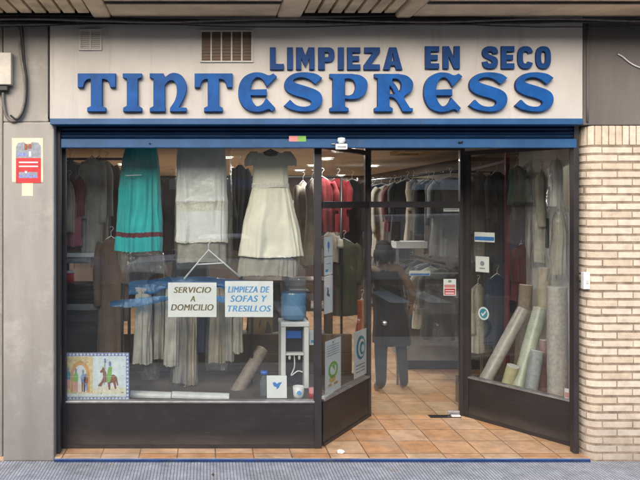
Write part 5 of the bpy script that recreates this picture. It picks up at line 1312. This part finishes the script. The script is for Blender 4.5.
# ------------------------------------------------------------------ street behind the camera (seen only in the glass)
def block_(x0, x1, y, h, label, seed):
    rn = random.Random(seed); t = thing('apartment_block', label, 'building', ((x0+x1)/2, y-4, 0))
    MB().box(x0, x1, y-9, y, 0, h).build('wall', 'facade_far', t)
    x = x0+.4
    while x < x1-3:
        w = rn.uniform(1.8, 3.6)
        MB().box(x, x+w, y+.02, y+.06, .25, 2.7).build('shop_front', 'facade_window', t)
        MB().box(x-.1, x+w+.1, y+.02, y+rn.choice([.08, .9]), 2.75, 3.2).build('awning', rn.choice(['white_plastic', 'cloth_wine', 'trim_blue', 'sign_face', 'cloth_green']), t)
        for q in range(2): MB().box(x+.3, x+w-.5, y+.02, y+.06, 4.0+q*2.9, 5.7+q*2.9).build('window', 'facade_window', t)
        x += w+rn.uniform(.3, 1.2)
block_(-40, 17.6, -25, 10, 'brown apartment block with shops across the street, reflected in the panes', 3)
block_(18, 46, -26, 9, 'second apartment block further right across the street', 4)
def car(x, y, mat, label, van=False):
    t = thing('parked_car', label, 'van' if van else 'car', (x, y, -.15), 'cars parked across the street')
    L_, w = 2.1, .84; z = -.15
    prof = [(-L_, .35), (-L_, .75), (-L_+.15, .9), (-1.0, .98), (-.95, .98), (1.25, .98), (1.9, .92), (L_, .75), (L_, .35)] if not van else [(-L_, .3), (-L_, 1.0), (-1.5, 1.15), (-.9, 1.95), (L_-.1, 2.0), (L_, 1.9), (L_, .3)]
    Fr = Frame((x, y, z), (1, 0, 0), (0, 0, 1), (0, 1, 0))
    MB().poly(Fr, prof, -w, w).build('body', mat, t, bevel=.06)
    if not van:
        MB().poly(Fr, [(-1.0, .985), (-.35, 1.43), (.75, 1.46), (1.5, .985)], -w+.12, w-.12).build('cabin', 'facade_window', t, bevel=.03)
        MB().poly(Fr, [(-.42, 1.44), (-.3, 1.49), (.7, 1.51), (.85, 1.45)], -w+.1, w-.1).build('roof', mat, t, bevel=.02)
    else: MB().poly(Fr, [(-1.42, 1.2), (-.95, 1.8), (-.2, 1.8), (-.2, 1.2)], w+.002, w+.012).build('window', 'facade_window', t)
    for sx in (-1.3, 1.3):
        for sy in (-1, 1): MB().lathe([(.001, -.1), (.31, -.1), (.33, -.05), (.33, .05), (.31, .1), (.001, .1)], (x+sx, y+sy*(w-.08), z+.33), (0, 1, 0), 24).build('wheel', 'leather_black', t)
car(-4.6, -11.2, 'trim_blue', 'blue car parked across the street, furthest left'); car(.2, -11.2, 'white_plastic', 'white car parked across the street between the blue car and the van'); car(5.2, -11.2, 'sign_face', 'pale van parked across the street', True)
def tree(x, y, h, seed, label):
    rn = random.Random(seed); t = thing('street_tree', label, 'tree', (x, y, 0), 'street trees across the road')
    mb = MB(); mb.tube([(x, y, 0), (x+.1, y, h*.3), (x, y+.1, h*.6), (x+.2, y, h*.85)], [.18, .14, .10, .03], 9)
    for k in range(7):
        a = rn.uniform(0, 6.28); z = h*rn.uniform(.4, .65); mb.tube([(x, y, z), (x+math.cos(a)*1.3, y+math.sin(a)*1.3, z+1.2)], [.07, .02], 6)
    mb.build('trunk', 'bark', t); lf = MB()
    for k in range(1800):
        p = Vector((rn.gauss(0, 1), rn.gauss(0, 1), rn.gauss(0, .8))); p = p.normalized()*rn.uniform(.3, 1)**.6 if p.length else p
        c = Vector((x, y, h*.72))+Vector((p.x*2.1, p.y*2.1, p.z*h*.3)); a = Vector((rn.gauss(0, 1), rn.gauss(0, 1), rn.gauss(0, 1))).normalized(); b = a.orthogonal().normalized(); s = rn.uniform(.1, .22)
        lf.add([c-a*s, c+b*s*.6, c+a*s, c-b*s*.6], [(0, 1, 2, 3)])
    lf.build('crown', 'leaf', t, recalc=False)
tree(11.5, -13.6, 7, 1, 'leafy street tree across the road before the far right end of the brown block'); tree(-6.5, -13.6, 7.5, 2, 'leafy street tree across the road before the brown block')

# ------------------------------------------------------------------ light, sky, camera
w = bpy.data.worlds.new('World'); sc.world = w; w.use_nodes = True
nt = w.node_tree; bg = nt.nodes['Background']
sky = nt.nodes.new('ShaderNodeTexSky'); sky.sky_type = 'NISHITA'; sky.sun_disc = False
EL, AZ = R(28), R(200)      # azimuth of the sun measured from +Y clockwise: behind the camera, a little to the left
sky.sun_elevation = EL; sky.sun_rotation = AZ; sky.air_density = 1.0; sky.dust_density = 2.2; sky.ozone_density = .6
nt.links.new(sky.outputs[0], bg.inputs['Color']); bg.inputs['Strength'].default_value = .15
sd = bpy.data.lights.new('sun', 'SUN'); sd.energy = 0.65; sd.angle = R(55); sd.color = (1, .97, .92)
so = bpy.data.objects.new('sun', sd); COL.objects.link(so); so.location = (-3, -8, 12)
dv = Vector((math.sin(AZ)*math.cos(EL), math.cos(AZ)*math.cos(EL), math.sin(EL)))
so.rotation_euler = dv.to_track_quat('Z', 'Y').to_euler()
cd = bpy.data.cameras.new('camera'); cam = bpy.data.objects.new('camera', cd); COL.objects.link(cam)
cam.location = (0, -D0, CAMZ); cam.rotation_euler = (R(90), 0, 0)
cd.sensor_width = 36; cd.lens = F/640*36; cd.shift_x = (320-PX)/640; cd.shift_y = -(240-PY)/640
cd.clip_start = .05; cd.clip_end = 1200
sc.camera = cam
sc.view_settings.view_transform = 'Standard'; sc.view_settings.look = 'None'; sc.view_settings.gamma = 1; sc.view_settings.use_curve_mapping = False
sc.view_settings.exposure = 1.52
sc.cycles.max_bounces = 8; sc.cycles.transparent_max_bounces = 32; sc.cycles.caustics_reflective = False; sc.cycles.caustics_refractive = False
